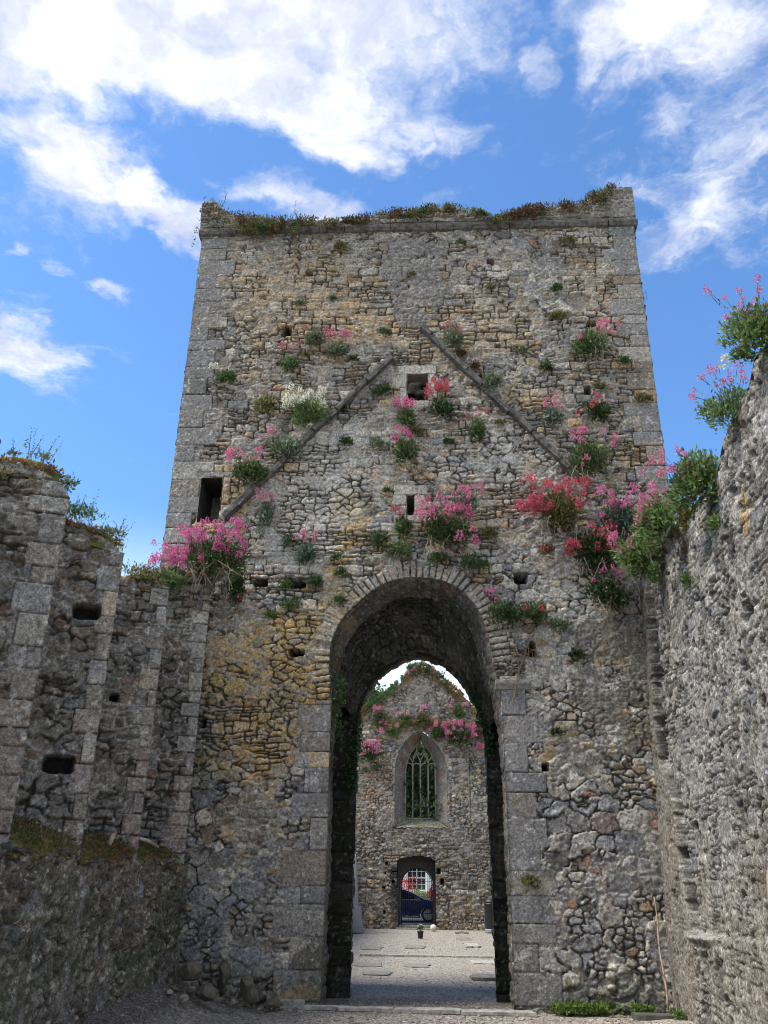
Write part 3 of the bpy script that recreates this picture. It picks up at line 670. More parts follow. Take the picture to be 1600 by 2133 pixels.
weathering((-0.47,10.94), (-3.48,7.53), 3); weathering((0.13,11.63), (2.97,8.23), 4)
# impost moulding at the right springing, dressed haunch above it
m = MB(); x0, z0 = (1.34,4.56)
m.prism([(-.035, z0-.01), (-.07, z0+.05), (-.07, z0+.11), (.03, z0+.13), (.03, z0-.04), (-.02, z0-.04)], x0-.06, x0+.50, 'x')
m.build('impost', M_DRESSED, tower, bevel=.012)
# ------------------------------------------------------------------ right nave wall
def RT(y): return np.interp(y, [-9.5, -7.5, -6.3, -5.8, -5.5, -4.75, -4.4, -4.0, -3.2, -2.5, -1.5, -.6, 0], [7.0, 6.95, 6.9, 6.95, 6.75, 6.68, 6.45, 6.25, 6.4, 6.45, 6.5, 6.5, 6.4])+.09*(fbm(y, y*0, 3.2, 161, 4)-.5)*2
def nave_right():
    t = thing('nave_ruin', 'tall pitted grey rubble nave wall at the right with valerian along its broken top', 'ruined wall', (3.6, 0, 0))
    st = .017
    y = np.arange(-9.5, .02, st); v = np.arange(-.12, 7.45, st); Y, V = np.meshgrid(y, v)
    D, ID = rubble(Y, V, 141, .24, 1.6, 1.3); D2, I2 = rubble(Y, V, 143, .11, 1.4, 1.3)
    D4, I4 = coursed(Y, V, 147, .1, .2, .12, .36)
    mk = fbm(Y, V, 1.0, 145) > .52; D = np.where(mk, D2, D); ID = np.where(mk, I2+4e4, ID)
    cr = (fbm(Y, V, .8, 149) > .56); D = np.where(cr, D4, D); ID = np.where(cr, I4+9e4, ID)
    blk = sst(V, 3.2, 1.4)*.5
    H, c = dress(Y, V, D, ID, 151, [(.4, (.165, .162, .155)), (.25, (.235, .23, .22)), (.25, (.11, .104, .094)), (.14, (.125, .132, .148))],
                 [(blob(Y, V, -4.5, 1.0, 3.2, 1.6, 5), (.20, .17, .13), .5), (blob(Y, V, -2.2, 3.0, 1.6, 2.2, 6), (.25, .25, .245), .35), (blob(Y, V, -4.9, 5.5, .16, .34, 8, .4), OCHRE, .8), (sst(V, 6.3, 6.9), (.16, .13, .09), .5)],
                 mw=.014, mdepth=.016, relief=.025, rough=.018, blackj=.7)
    pit = fbm(Y, V, 5.5, 153, 4, .62); H -= .07*sst(pit, .61, .70); c = mixrgb(c, (.06, .055, .045), sst(pit, .61, .72)*.7)
    pit = fbm(Y+.4*V, V, 2.2, 154, 5, .68); H -= .09*sst(pit, .66, .74); c = mixrgb(c, (.04, .036, .03), sst(pit, .66, .74)*.8)
    cl = fbm(Y*1.2, V*.8, 13, 157, 4, .75); H = H*.6+.012*(cl-.5); c *= (.62+.76*cl)[..., None]
    # blocked opening: its far jamb shows as a ragged vertical line of stones
    jy = -.34-.62*sst(V, 3.6, 2.4)-.35*sst(V, 2.3, 1.1)+.05*(fbm(V, V*0, 6, 9)-.5); vt = np.floor((V+.55*fbm(V, V*0, 1.7, 171, 3))/.19); teeth = .13*h1(vt, 3)+.04*(fbm(Y, V, 9, 172, 3)-.5)
    rec = sst(Y, jy+teeth+.015, jy+teeth-.015)*(1-sst(Y, -6.2, -6.6))*0+sst(-Y, -(jy+teeth), -(jy+teeth)+.03)
    sill = 1.05+(-.9-Y)*.02
    op = rec*sst(V, sill-.02, sill+.02)*(1-sst(V, 6.35, 6.6))*(1-sst(-Y, 3.6, 4.6))
    H -= .13*op*(1-.75*sst(-Y, 1.4, 3.4))
    jm = np.exp(-((Y-(jy+teeth)+.03)/.045)**2)*(V > 1.05)*(V < 6.6); gap = (h1(vt, 7) > .5)*sst(fbm(Y, V, 7, 173, 3), .35, .5)
    c = mixrgb(c, (.03, .028, .024), np.clip(jm*gap, 0, 1)*.9); H -= .09*jm*gap
    sl = np.exp(-((V-sill+.03)/.04)**2)*sst(-Y, .9, 1.0)*(1-sst(-Y, 2.1, 2.3)); c = mixrgb(c, (.34, .33, .30), sl*.8); H += .05*sl
    smoothz = (Y > jy+teeth)*sst(V, 6.6, 6.2); c = mixrgb(c, (.20, .175, .14), smoothz*.55); H -= .5*smoothz*(H-.01)
    for (p, ru, rv) in ((((-0.56,1.52)), .1, .07), (((-2.35,0.72)), .05, .12), (((-1.45,2.38)), .12, .05), (((-4.59,4.44)), .12, .12), (((-2.3,4.68)), .09, .06)):
        H, c = hole(Y, V, H, c, p[0], p[1], ru, rv, .25)
    X = 3.56+.034*V-H
    top = RT(Y)
    ins = V < top; kf = ins[:-1, :-1] & ins[1:, :-1] & ins[:-1, 1:] & ins[1:, 1:]
    grid_obj('wall', np.stack([X, Y, V], -1), c, M_ROUGH, t, kf).location = (-3.6, 0, 0)
    ys = np.arange(-9.5, .02, .12)
    tp = RT(ys)
    # wall head, a rough grid from the face back to the outer side
    k = np.linspace(0, 1, 14); K, YS = np.meshgrid(k, ys); TP = np.repeat(tp[:, None], 14, 1)
    X = 3.56+.034*TP+.0+K*.95; Z = TP-.02+.14*(fbm(X, YS, 4, 165)-.5)*np.clip(K*6, 0, 1)+.10*np.sin(K*PI)
    c2 = np.zeros(X.shape+(3,))+np.array((.13, .115, .07)); c2 *= (.6+.8*fbm(X, YS, 6, 166))[..., None]
    grid_obj('wall_head', np.stack([X-3.6, YS, Z], -1), c2, M_ROUGH, t)
    m = MB(); m.prism([(float(a), float(b)-.12) for a, b in zip(ys, tp)]+[(0, -.2), (-9.5, -.2)], .72, 1.2, 'x'); m.build('wall_core', M_DRESSED, t)
    return t
nave_right()
# ------------------------------------------------------------------ left nave wall with its row of splayed window jambs
def nave_left():
    t = thing('nave_ruin', 'dark nave wall at the left with stepped mossy top and dressed window jambs', 'ruined wall', (-3.6, 0, 0))
    off = (3.6, 0, 0)
    # each bay is the splayed reveal of a former window, ending in a quoined arris; heights run along the face
    bays = [((-4.90, -6.30), (-3.60, -5.80), [(0, 5.62), (.62, 5.66), (.86, 5.68), (1.11, 5.60), (1.27, 5.50), (1.39, 5.34)]),
            ((-4.60, -4.50), (-3.60, -4.07), [(0, 5.72), (.35, 5.66), (.56, 5.62), (.8, 5.54), (1.09, 5.36)]),
            ((-4.60, -2.60), (-3.59, -2.15), [(0, 5.6), (.43, 5.60), (.72, 5.62), (.92, 5.63), (1.11, 5.56)]),
            ((-4.40, -.70), (-3.47, -.30), [(0, 6.0), (.28, 6.12), (.42, 6.3), (.66, 6.3), (1.02, 6.0)])]
    for bi, (a, b, top) in enumerate(bays):
        L = math.hypot(b[0]-a[0], b[1]-a[1]); st = .0145
        u = np.arange(0, L+st*.5, L/int(L/st)); v = np.arange(1.5, 6.6, st); U, V = np.meshgrid(u, v)
        D, ID = coursed(U, V, 201+bi*7, .07, .19, .12, .38, 1.3); D2, I2 = rubble(U, V, 203+bi*7, .22, 1.6, 1.3)
        mk = fbm(U, V, 1.6, 205+bi) > .5; D = np.where(mk, D2, D); ID = np.where(mk, I2+4e4, ID)
        ash = quoin(U, V, D, ID, L, -1, 1.5, 6.5, 21+bi, (.12, .30) if bi else (.22, .42), (.17, .34))
        rr = h1(ID, 31.3)
        red = ash*(rr < .7)*sst(V, 4.2, 2.6)
        f = [(ash, (.27, .25, .21), .5), (red, (.22, .15, .12), .5), (sst(V, 4.4, 5.6)*sst(fbm(U, V, 2, 207+bi), .4, .6)*(1-.5*ash), (.13, .085, .045), .75), (sst(fbm(U, V, 1.1, 209+bi), .5, .64)*(1-ash*.7), (.085, .08, .06), .5),
             ((1-ash), (.095, .085, .068), .5), (sst(V, 2.9, 2.1)*(1-ash), (.15, .155, .165), .5)]
        H, c = dress(U, V, D, ID, 211+bi, PAL_DK, f, mw=.02, relief=.045, rough=.02, smoothm=ash, gain=1.38, blackj=.85)
        H -= .012*ash*(D < .012)
        sp = sst(fbm(U, V, 13, 213+bi, 2), .73, .79)*(ash*.7+.3); c = mixrgb(c, (.45, .44, .40), sp*.8)
        for hb, hu, hv, ru, rv in ((1, .76, 4.56, .16, .10), (1, .72, 2.79, .17, .10), (2, .55, 3.9, .06, .05)):
            if hb == bi: H, c = hole(U, V, H, c, hu, hv, ru, rv, .25)
        k = U/L; X = a[0]+(b[0]-a[0])*k; Y = a[1]+(b[1]-a[1])*k
        dx, dy = (b[1]-a[1])/L, -(b[0]-a[0])/L      # outward, towards the nave
        H = H*np.clip((L-U)/.03, .15, 1); Xo = X+dx*H; Yo = Y+dy*H
        tu = [p[0] for p in top]; tz = [p[1] for p in top]
        ty = np.interp(U, tu, tz)+.07*(fbm(U+bi*9, U*0, 5, 221+bi, 4)-.5)
        ins = V < ty; kf = ins[:-1, :-1] & ins[1:, :-1] & ins[:-1, 1:] & ins[1:, 1:]
        grid_obj('window_jamb' if bi else 'wall_pier', np.stack([Xo+3.6, Yo, V], -1), c, M_STONE, t, kf)
        # the return on the far side of the arris
        nxt = bays[bi+1][0] if bi < 3 else (-4.4, -.02)
        o = shell('jamb_return', (b[0]+3.6-.004, b[1]+.004, 0), ((nxt[0]-b[0])/math.hypot(nxt[0]-b[0], nxt[1]-b[1]), (nxt[1]-b[1])/math.hypot(nxt[0]-b[0], nxt[1]-b[1]), 0), ((nxt[1]-b[1])*.01, .01, 0), math.hypot(nxt[0]-b[0], nxt[1]-b[1]), 1.5, top[-1][1]-.05, 281+bi, pal=PAL_DK, parent=t)
        # turf on the wall head
        kk = np.linspace(0, 1, 26); uu = np.linspace(-.02, L+.015, 60); K, UU = np.meshgrid(kk, uu)
        TPv = np.interp(UU, tu, tz); dep = .95 if bi < 3 else .26
        X = a[0]+(b[0]-a[0])*UU/L-K*.2; Y = a[1]+(b[1]-a[1])*UU/L-(.09 if bi == 0 else .06)*np.sin(np.clip(K*9, .35, PI/2))+.03+K*dep*1.15*(1-.7*sst(UU, L-.35, L))
        Z = TPv-.16+.27*np.sin(np.clip(K*6, 0, PI/2))*(1-.75*sst(UU, L-.22, L))+.10*(fbm(UU, Y, 5, 231+bi)-.4)*np.clip(K*5, 0, 1)+.05*(fbm(UU, Y, 14, 232+bi)-.5)-.12*sst(K, .6, 1.)
        cc = np.zeros(X.shape+(3,))+np.array((.20, .14, .045)); nn = fbm(X, Y, 6, 233+bi, 5, .6); cc = mixrgb(cc, (.12, .13, .03), sst(nn, .45, .6)); cc *= (.5+1.*fbm(X, Y, 16, 5))[..., None]
        grid_obj('moss_cap', np.stack([X+3.6, Y, Z], -1), cc, M_ROUGH, t)
    m = MB(); m.prism([(-9.6, -.2), (-9.6, 5.2), (-.02, 5.2), (-.02, -.2)], -1.75, -.84, 'x'); m.build('wall_core', M_DARKSLAB, t)
    shell('wall_pier', (.0, -9.6, 0), (0, 1, 0), (1, 0, 0), 2.3, 1.5, 5.2, 291, pal=PAL_DK, parent=t)
    m = MB(); m.box(-.84, -.05, -9.58, -7.32, 1.5, 5.18); m.build('pier_core', M_DARKSLAB, t)
    # lower wall in front
    st = .019; y = np.arange(-9.6, .01, st); v = np.arange(-.15, 2.05, st); Y, V = np.meshgrid(y, v)
    D, ID = rubble(Y, V, 251, .2, 1.15, 1.5)
    H, c = dress(Y, V, D, ID, 253, [(.5, (.10, .095, .08)), (.3, (.14, .12, .10)), (.2, (.12, .125, .13))], [(sst(fbm(Y, V, 1.3, 254), .48, .6), (.06, .075, .035), .5), (sst(V, 1.5, 1.9), (.14, .10, .07), .5)], mortar=(.12, .11, .09), mw=.025, bev=.05, relief=.05, rough=.035, gain=1.5)
    for cy, wd_ in ((-2.05, .09), (-4.0, .10), (-3.0, .05)):
        st_ = np.exp(-((Y-cy-.12*(fbm(V, V*0, 1.5, 7)-.5)*2)/wd_)**2)*(.35+.65*sst(V, 1.8, .6))*sst(fbm(Y, V, 7, 255), .32, .55); c = mixrgb(c, (.30, .30, .27), st_*.6)
    X = -3.47+.02*Y+.06*sst(V, .7, 0)+H
    tp = 1.84+.13*(fbm(Y, Y*0, 3, 257, 4)-.5)*2; ins = V < tp; kf = ins[:-1, :-1] & ins[1:, :-1] & ins[:-1, 1:] & ins[1:, 1:]
    grid_obj('lower_wall', np.stack([X+3.6, Y, V], -1), c, M_ROUGH, t, kf)
    # mossy ledge rising back to the jambs
    yy = np.arange(-9.6, -.02, .04); kk = np.linspace(0, 1, 26); K, YS = np.meshgrid(kk, yy)
    tp = 1.84+.13*(fbm(YS, YS*0, 3, 257, 4)-.5)*2
    X = -3.47+.02*YS-K*.75; Z = tp-.03+K*.34+.20*(fbm(X, YS, 3, 261)-.5)*np.clip(K*4, 0, 1)+.05*(fbm(X, YS, 13, 262)-.5)
    cc = np.zeros(X.shape+(3,))+np.array((.20, .125, .045)); nn = fbm(X, YS, 3, 263, 5, .6); cc = mixrgb(cc, (.17, .15, .03), sst(nn, .42, .55)); cc = mixrgb(cc, (.30, .24, .14), sst(fbm(X, YS, 2.5, 264, 4), .52, .64)*.6); cc *= (.5+1.*fbm(X, YS, 16, 6))[..., None]
    grid_obj('mossy_ledge', np.stack([X+3.6, YS, Z], -1), cc, M_ROUGH, t)
    # stones along the front lip of the ledge
    rng = random.Random(8)
    for i in range(64):
        yv = rng.uniform(-9.4, -.1); s = rng.uniform(.04, .09); m = MB(); m.rock((.11+.02*yv+rng.uniform(-.16, .0), yv, 1.82+rng.uniform(-.03, .05)), (s, s*rng.uniform(1., 1.7), s*rng.uniform(.4, .8)), i)
        m.build('coping_stone', M_DRIP, t)
    m = MB(); m.prism([(-9.6, -.2), (-9.6, 1.7), (-.02, 1.7), (-.02, -.2)], -5.0+3.6, -.28, 'x'); m.build('wall_footing', M_DARKSLAB, t)
    # corner block under the big valerian
    u = np.arange(0, .62, .02); v = np.arange(5.7, 6.62, .02); U, V = np.meshgrid(u, v); D, ID = coursed(U, V, 271, .2, .35, .3, .6)
    H, c = dress(U, V, D, ID, 272, PAL_DK, [(np.ones(U.shape), (.2, .19, .165), .5)])
    grid_obj('springer_block', np.stack([.02+H+.10*sst(V, 6.0, 6.3), -.55+U*.85, V], -1), c, M_STONE, t)
    for i, (x_, y_, z_, s_) in enumerate(((-.10, -.42, 6.32, (.22, .2, .14)), (.12, -.30, 6.42, (.2, .18, .12)), (-.42, -.34, 6.40, (.26, .2, .15)), (-.02, -.40, 6.10, (.2, .16, .12)), (-.30, -.42, 6.14, (.18, .14, .12)), (-.7, -.3, 6.3, (.25, .2, .16)))):
        m = MB(); m.rock((x_, y_, z_), s_, 40+i, 3); m.build('springer_stone', flat_mat('springer_rubble', (.21, .19, .155), .92, 0, .5, 9, .02) if i == 0 else bpy.data.materials['springer_rubble'], t)
    return t
nave_left()
# ------------------------------------------------------------------ gable wall at the far end
GY = 24.
GAP = [(-0.26,10.69), (0.49,10.50), (1.65,9.53), (2.53,8.43)]
def far_gable():
    t = thing('gable_ruin', 'far ruined gable with traceried pointed window above a gated doorway', 'ruined gable', (0, GY, 0))
    st = .032
    u = np.arange(-4.2, 4.2, st); v = np.arange(-.1, 11.1, st); U, V = np.meshgrid(u, v)
    D, ID = rubble(U, V, 301, .19, 1.6); D2, I2 = coursed(U, V, 303, .1, .22, .14, .42)
    mk = fbm(U, V, .8, 305)+.12*(V > 8.1) < .52; D = np.where(mk, D2, D); ID = np.where(mk, I2+4e4, ID)
    # broken ragged outline of the gable
    xs = [-4.2, -2.75, -1.9, -1.1, -.35, -.05, .3, .75, 1.4, 1.95, 2.5, 4.2]; zs = [7.6, 8.72, 9.25, 9.95, 10.62, 10.72, 10.58, 10.2, 9.6, 9.2, 8.6, 7.2]
    top = np.interp(U, xs, zs)+.16*(fbm(U, U*0, 3.5, 306, 4)-.5)*2
    wo = [(-1.25,3.84), (-1.25,6.21), (-1.13,6.71), (-0.84,7.26), (-0.21,7.76), (0.44,7.33), (0.8,6.78), (0.98,6.16), (0.98,3.86)]
    wo = wo[:1]+catmull(wo[1:8], 4)+wo[8:]
    dpoly = [(-1.09,0), (-1.1,2.54), (-0.73,2.65), (-0.33,2.71), (0.11,2.66), (0.42,2.53), (0.41,0.03)]
    gx0 = dpoly[0][0]; gx1 = dpoly[-1][0]
    D3, s3 = polyd(U, V, wo); rim = (D3 < .10) & ~pip(U, V, wo)
    fr = s3/.34-np.floor(s3/.34); D = np.where(rim, np.minimum(np.minimum(fr, 1-fr)*.34, .10-D3+.02), D); ID = np.where(rim, 8000+np.floor(s3/.34)*3, ID)
    f = [(rim.astype(float), (.28, .255, .225), .55), (blob(U, V, -1.9, 5.5, .9, 1.4, 4), (.30, .20, .13), .5), (blob(U, V, 2., 3., 1.2, 3, 5), (.17, .165, .155), .4), (sst(V, 8.2, 9.6), (.30, .27, .22), .4), (sst(np.abs(V-3.2), 1.2, .2), (.15, .13, .10), .35), (blob(U, V, 0, 8.1, 3.4, .25, 6), (.22, .20, .08), .5), (sst(V, top-.35, top-.1), (.24, .15, .06), .6)]
    H, c = dress(U, V, D, ID, 307, [(.34, GREY), (.14, LIGHT), (.28, BROWN), (.16, TAN), (.08, BLUE)], f, mw=.02, bev=.05, relief=.05, rough=.03, blackj=.75, gain=1.15)
    up = sst(V+.05*(fbm(U, V, 6, 3)-.5), 8.0, 8.1); H = H-.28*up
    H -= .10*np.exp(-((U-1.95)/.03)**2)*(V < 7.0)*(V > 4.2); c = mixrgb(c, (.42, .39, .34), np.exp(-((U-1.9)/.03)**2)*(V < 7.0)*(V > 4.2)*.6)
    for p, ru, rv in (((-1.58,2.42), .05, .06), ((-1.63,2.05), .04, .045), ((-1.68,1.51), .06, .05), ((-1.65,0.59), .05, .07), ((0.58,2.14), .08, .11), ((0.71,1.76), .08, .1), ((-1.22,2.11), .12, .03), ((-1.31,1.73), .07, .06)):
        H, c = hole(U, V, H, c, p[0], p[1], ru, rv, .25)
    # the jambs of the doorway have lost their facing stones
    jag = (U > gx0-.36+.16*h1(np.floor(V/.22), 4)) & (U < gx0) & (V < 2.25) ; H = np.where(jag, H-.14, H); c = np.where(jag[..., None], c*.75, c)
    keep = (V < top) & ~pip(U, V, wo) & ~pip(U, V, dpoly)
    kf = keep[:-1, :-1] & keep[1:, :-1] & keep[:-1, 1:] & keep[1:, 1:]
    grid_obj('wall', np.stack([U, -H, V], -1), c, M_STONE, t, kf)
    # window splay: outer outline to the tracery outline
    wi = [(-0.83,4.15), (-0.83,6.01), (-0.79,6.29), (-0.65,6.75), (-0.44,7.08), (-0.15,7.41), (0.14,7.08), (0.35,6.76), (0.51,6.3), (0.52,6.02), (0.5,4.16)]
    wy = .75
    def up_(p): return (p[0]*1.019+.003, (p[1]-1.6)*1.019+1.6)
    wi = [up_(p) for p in wi]
    def param(poly, n):
        p = np.array(resample(poly, .02)); s = np.concatenate([[0], np.cumsum(np.hypot(*np.diff(p, axis=0).T))]); q = np.linspace(0, s[-1], n)
        return np.stack([np.interp(q, s, p[:, 0]), np.interp(q, s, p[:, 1])], -1)
    n = 240; A = np.concatenate([param(wo[:len(wo)//2+1], n), param(wo[len(wo)//2:], n)]); Bq = np.concatenate([param(wi[:6], n), param(wi[5:], n)])
    K = np.linspace(0, 1, 16)[:, None]
    X = A[None, :, 0]*(1-K)+Bq[None, :, 0]*K; Z = A[None, :, 1]*(1-K)+Bq[None, :, 1]*K; Yk = np.repeat(K*wy, X.shape[1], 1)
    Sg = np.repeat(np.arange(2*n)[None]*.021, 16, 0); Dd, Ii = coursed(Yk*1.4, Sg, 311, .2, .4, .3, .6); Hh, cc = dress(Yk, Sg, Dd, Ii, 312, PAL_DK, [(np.ones(X.shape), (.17, .15, .135), .6)], relief=.01, rough=.008)
    grid_obj('window_splay', np.stack([X, Yk-.02, Z], -1), cc, M_STONE, t)
    # sloping sill
    k = np.linspace(0, 1, 30); uu = np.linspace(0, 1, 50); Uk, Kk = np.meshgrid(uu, k); a0, a1 = wo[0], wo[-1]; b0, b1 = wi[0], wi[-1]
    X = (a0[0]+(a1[0]-a0[0])*Uk)*(1-Kk)+(b0[0]+(b1[0]-b0[0])*Uk)*Kk; Z = (a0[1]-.02)*(1-Kk)+b0[1]*Kk
    Dd, Ii = rubble(X, Kk, 315, .2, 1.4); Hh, cc = dress(X, Kk, Dd, Ii, 316, PAL_UP, [(np.ones(X.shape), (.24, .22, .15), .4), (sst(fbm(X, Kk, 3, 5), .5, .65), (.12, .15, .05), .6)])
    grid_obj('window_sill', np.stack([X, Kk*wy-.02, Z+Hh*.7+.0], -1), cc, M_STONE, t)
    # tracery
    tr = MB(); x0, x1 = wi[0][0], wi[-1][0]; W4 = (x1-x0)/4; zb = wi[0][1]; zs_ = wi[2][1]; yt = wy+.02; ap = wi[5]
    def bar(pts, r=.035): tr.tube([(p[0], yt, p[1]) for p in pts], r, 6)
    for i in (1, 2, 3): bar([(x0+W4*i, zb), (x0+W4*i, zs_+.12)], .04)
    bar([(x0+.02, zb), (x0+.02, zs_)], .045); bar([(x1-.02, zb), (x1-.02, zs_)], .045); bar([(x0, zb+.02), (x1, zb+.02)], .04)
    for i in range(4):
        cx = x0+W4*(i+.5); bar([(cx-math.cos(a)*W4*.5, zs_-.05+math.sin(a)*W4*.55) for a in np.linspace(0, PI, 9)], .03)
    oc_ = [p for p in wi[1:10]]; bar(catmull(oc_, 3), .045)
    Rr = (ap[1]-zs_)
    def curve(xa, xb, za, zb_, bow): return [(xa+(xb-xa)*s_+bow*math.sin(PI*s_), za+(zb_-za)*s_) for s_ in np.linspace(0, 1, 9)]
    for i in (1, 2, 3):
        xc = x0+W4*i
        for sgn in (-1, 1):
            xe = xc+sgn*W4*.62; ze = zs_+Rr*(.50 if i == 2 or (i-2)*sgn < 0 else .40)
            bar(curve(xc, xe, zs_+.1, ze, -sgn*W4*.16), .026)
    for sgn in (-1, 1):
        xm = (x0+x1)/2; bar(curve(xm+sgn*W4*.95, xm+sgn*W4*.45, zs_+Rr*.28, zs_+Rr*.58, sgn*W4*.12), .024); bar(curve(xm+sgn*W4*.45, xm+sgn*W4*.18, zs_+Rr*.58, zs_+Rr*.86, sgn*W4*.16), .024)
        bar(curve(xm+sgn*W4*.45, xm, zs_+Rr*.58, zs_+Rr*.42, 0), .024)
    tr.build('window_tracery', flat_mat('tracery_stone', (.30, .26, .22), .9, 0, .3, 20), t, True)
    m = MB()
    for zz in (zb+1.30, zb+1.55, zb+1.85): m.tube([(x0, yt+.02, zz), (x1, yt+.02, zz)], .008, 4)
    m.build('iron_stay', M_IRON, t)
    # solid mass behind the skin, cut round the openings
    m = MB(); ww = (wo[0][0]-.12, wo[-1][0]+.12); zt = zs_+Rr+.45
    lo = [(x, z-.22) for x, z in zip(xs, zs)]
    def clip_top(xa, xb, zb_): return [(xa, zb_)]+[(xa, float(np.interp(xa, xs, zs))-.22)]+[p for p in lo if xa < p[0] < xb]+[(xb, float(np.interp(xb, xs, zs))-.22), (xb, zb_)]
    m.prism(clip_top(-4.19, ww[0], -.2), .45, 1.25); m.prism(clip_top(ww[1], 4.19, -.2), .45, 1.25); m.prism(clip_top(ww[0]+.002, ww[1]-.002, zt), .45, 1.249)
    m.box(ww[0]+.002, ww[1]-.002, .45, 1.247, 3.0, wo[0][1]-.12)
    m.box(ww[0]+.002, gx0-.06, .452, 1.245, -.2, 2.998); m.box(gx1+.06, ww[1]-.002, .452, 1.245, -.2, 2.998)
    # filling between the splay and the mass above the window arch
    m.build('wall_core', M_DRESSED, t)
    # ledge of the thicker lower stage
    m = MB(); m.box(-3.9, 3.3, .02, .32, 7.98, 8.03); m.build('offset_ledge', flat_mat('dry_turf', (.20, .17, .06), .95, 0, .4, 12, .02), t)
    # doorway: dark reveal and a second, round headed arch deeper in
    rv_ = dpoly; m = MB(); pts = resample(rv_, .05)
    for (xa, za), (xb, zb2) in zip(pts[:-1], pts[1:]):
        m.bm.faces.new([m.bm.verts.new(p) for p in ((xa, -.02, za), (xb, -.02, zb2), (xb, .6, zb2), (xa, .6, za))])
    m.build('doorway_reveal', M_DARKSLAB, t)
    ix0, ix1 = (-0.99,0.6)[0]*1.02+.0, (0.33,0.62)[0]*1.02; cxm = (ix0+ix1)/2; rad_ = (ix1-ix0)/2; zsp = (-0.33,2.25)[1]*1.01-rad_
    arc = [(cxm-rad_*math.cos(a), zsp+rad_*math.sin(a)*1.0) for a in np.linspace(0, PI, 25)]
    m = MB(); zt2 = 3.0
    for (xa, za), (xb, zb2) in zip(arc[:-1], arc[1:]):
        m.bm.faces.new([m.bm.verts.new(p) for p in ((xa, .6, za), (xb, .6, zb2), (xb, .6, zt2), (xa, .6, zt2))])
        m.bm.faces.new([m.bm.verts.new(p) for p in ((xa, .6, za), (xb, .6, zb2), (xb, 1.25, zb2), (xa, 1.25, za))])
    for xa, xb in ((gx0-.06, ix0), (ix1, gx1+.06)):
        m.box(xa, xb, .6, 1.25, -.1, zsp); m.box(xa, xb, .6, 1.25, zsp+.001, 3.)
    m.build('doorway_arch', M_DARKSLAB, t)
    m = MB(); m.box(gx0-.05, gx1+.05, -.25, 1.3, -.1, .035); m.box(gx0+.02, gx1-.02, .10, 1.28, .036, .12); m.build('door_step', M_DRESSED, t, bevel=.015)
    # gate
    g = thing('iron_gate', 'closed black iron bar gate in the far round headed doorway', 'gate', (cxm, GY+.85, .12))
    m = MB(); n_ = 15
    for i in range(n_):
        x = -rad_+.06+(2*rad_-.12)*i/(n_-1); zt = zsp-.12+math.sqrt(max(rad_**2-x*x, 0))*.99
        m.tube([(x, 0, .05), (x, 0, zt)], .007, 5)
    m.build('bar', M_IRON, g, True)['label'] = 'row of thin black upright bars'
    m = MB()
    for zz in (.06, .42, 1.04, 1.62): m.box(-rad_+.03, rad_-.03, -.014, .014, zz-.010, zz+.010)
    m.build('rail', M_IRON, g)
    m = MB(); m.box(-rad_+.02, -rad_+.07, -.02, .02, .02, zsp-.1); m.box(rad_-.07, rad_-.02, -.02, .02, .02, zsp-.1)
    m.tube([(-rad_*.96*math.cos(a), 0, zsp-.12+rad_*.96*math.sin(a)) for a in np.linspace(0, PI, 20)], .02, 6); m.build('frame', M_IRON, g)
    m = MB(); m.box(rad_-.12, rad_-.03, -.05, -.015, .42, .52); m.build('lock', M_IRON, g)
far_gable()
# choir side walls between tower and gable
for sx, seed in ((-1, 331), (1, 335)):
    t = thing('choir_ruin', 'low rubble choir wall behind the tower on the %s side' % ('left' if sx < 0 else 'right'), 'ruined wall', (sx*4.2, 3.4, 0))
    o = shell('wall_face', (0, 0 if sx > 0 else 20.5, 0), (0, 1 if sx > 0 else -1, 0), (-sx, 0, 0), 20.5, -.1, 4.2, seed, st=.08, parent=t)
    m = MB(); m.box(*((.06, .8) if sx > 0 else (-.8, -.06)), 0, 20.5, -.2, 4.19); m.build('wall_core', M_DRESSED, t)
# ------------------------------------------------------------------ vegetation helpers
def unit(a): return a/(np.linalg.norm(a, axis=-1, keepdims=True)+1e-9)
class LB:
    """many small leaf shaped faces gathered into one mesh"""
    def __init__(s): s.v = []; s.c = []
    def add(s, cen, axis, Ln, Wd, col, rng, fold=.25):
        n = len(cen); axis = unit(axis); side = unit(np.cross(axis, unit(rng.normal(size=(n, 3))))); nr = np.cross(axis, side)
        Ln = np.broadcast_to(np.asarray(Ln, float), (n,))[:, None]; Wd = np.broadcast_to(np.asarray(Wd, float), (n,))[:, None]
        b = cen; t = cen+axis*Ln; m = cen+axis*Ln*.45
        q = np.stack([b, m+side*Wd*.5+nr*Wd*fold, t, m-side*Wd*.5+nr*Wd*fold], 1)
        s.v.append(q.reshape(-1, 3)); s.c.append(np.repeat(np.broadcast_to(col, (n, 3)), 4, 0))
    def build(s, name, mat, parent=None):
        v = np.concatenate(s.v); c = np.concatenate(s.c)
        return link(name, fast_mesh(name, v, np.arange(len(v)).reshape(-1, 4), np.clip(c, 0, 1), False), mat, parent)
def cmix(rng, n, a, b, lo=.7, hi=1.3):
    k = rng.random((n, 1)); return (np.array(a)*(1-k)+np.array(b)*k)*rng.uniform(lo, hi, (n, 1))
GREENS = {'mid': ((.045, .095, .030), (.13, .20, .075)), 'dark': ((.022, .055, .018), (.06, .11, .04)), 'bright': ((.075, .14, .035), (.20, .28, .10)),
          'grey': ((.10, .14, .08), (.22, .26, .17)), 'olive': ((.09, .10, .03), (.18, .17, .06)), 'rust': ((.06, .038, .018), (.15, .09, .04)), 'blue': ((.08, .13, .09), (.17, .24, .18))}
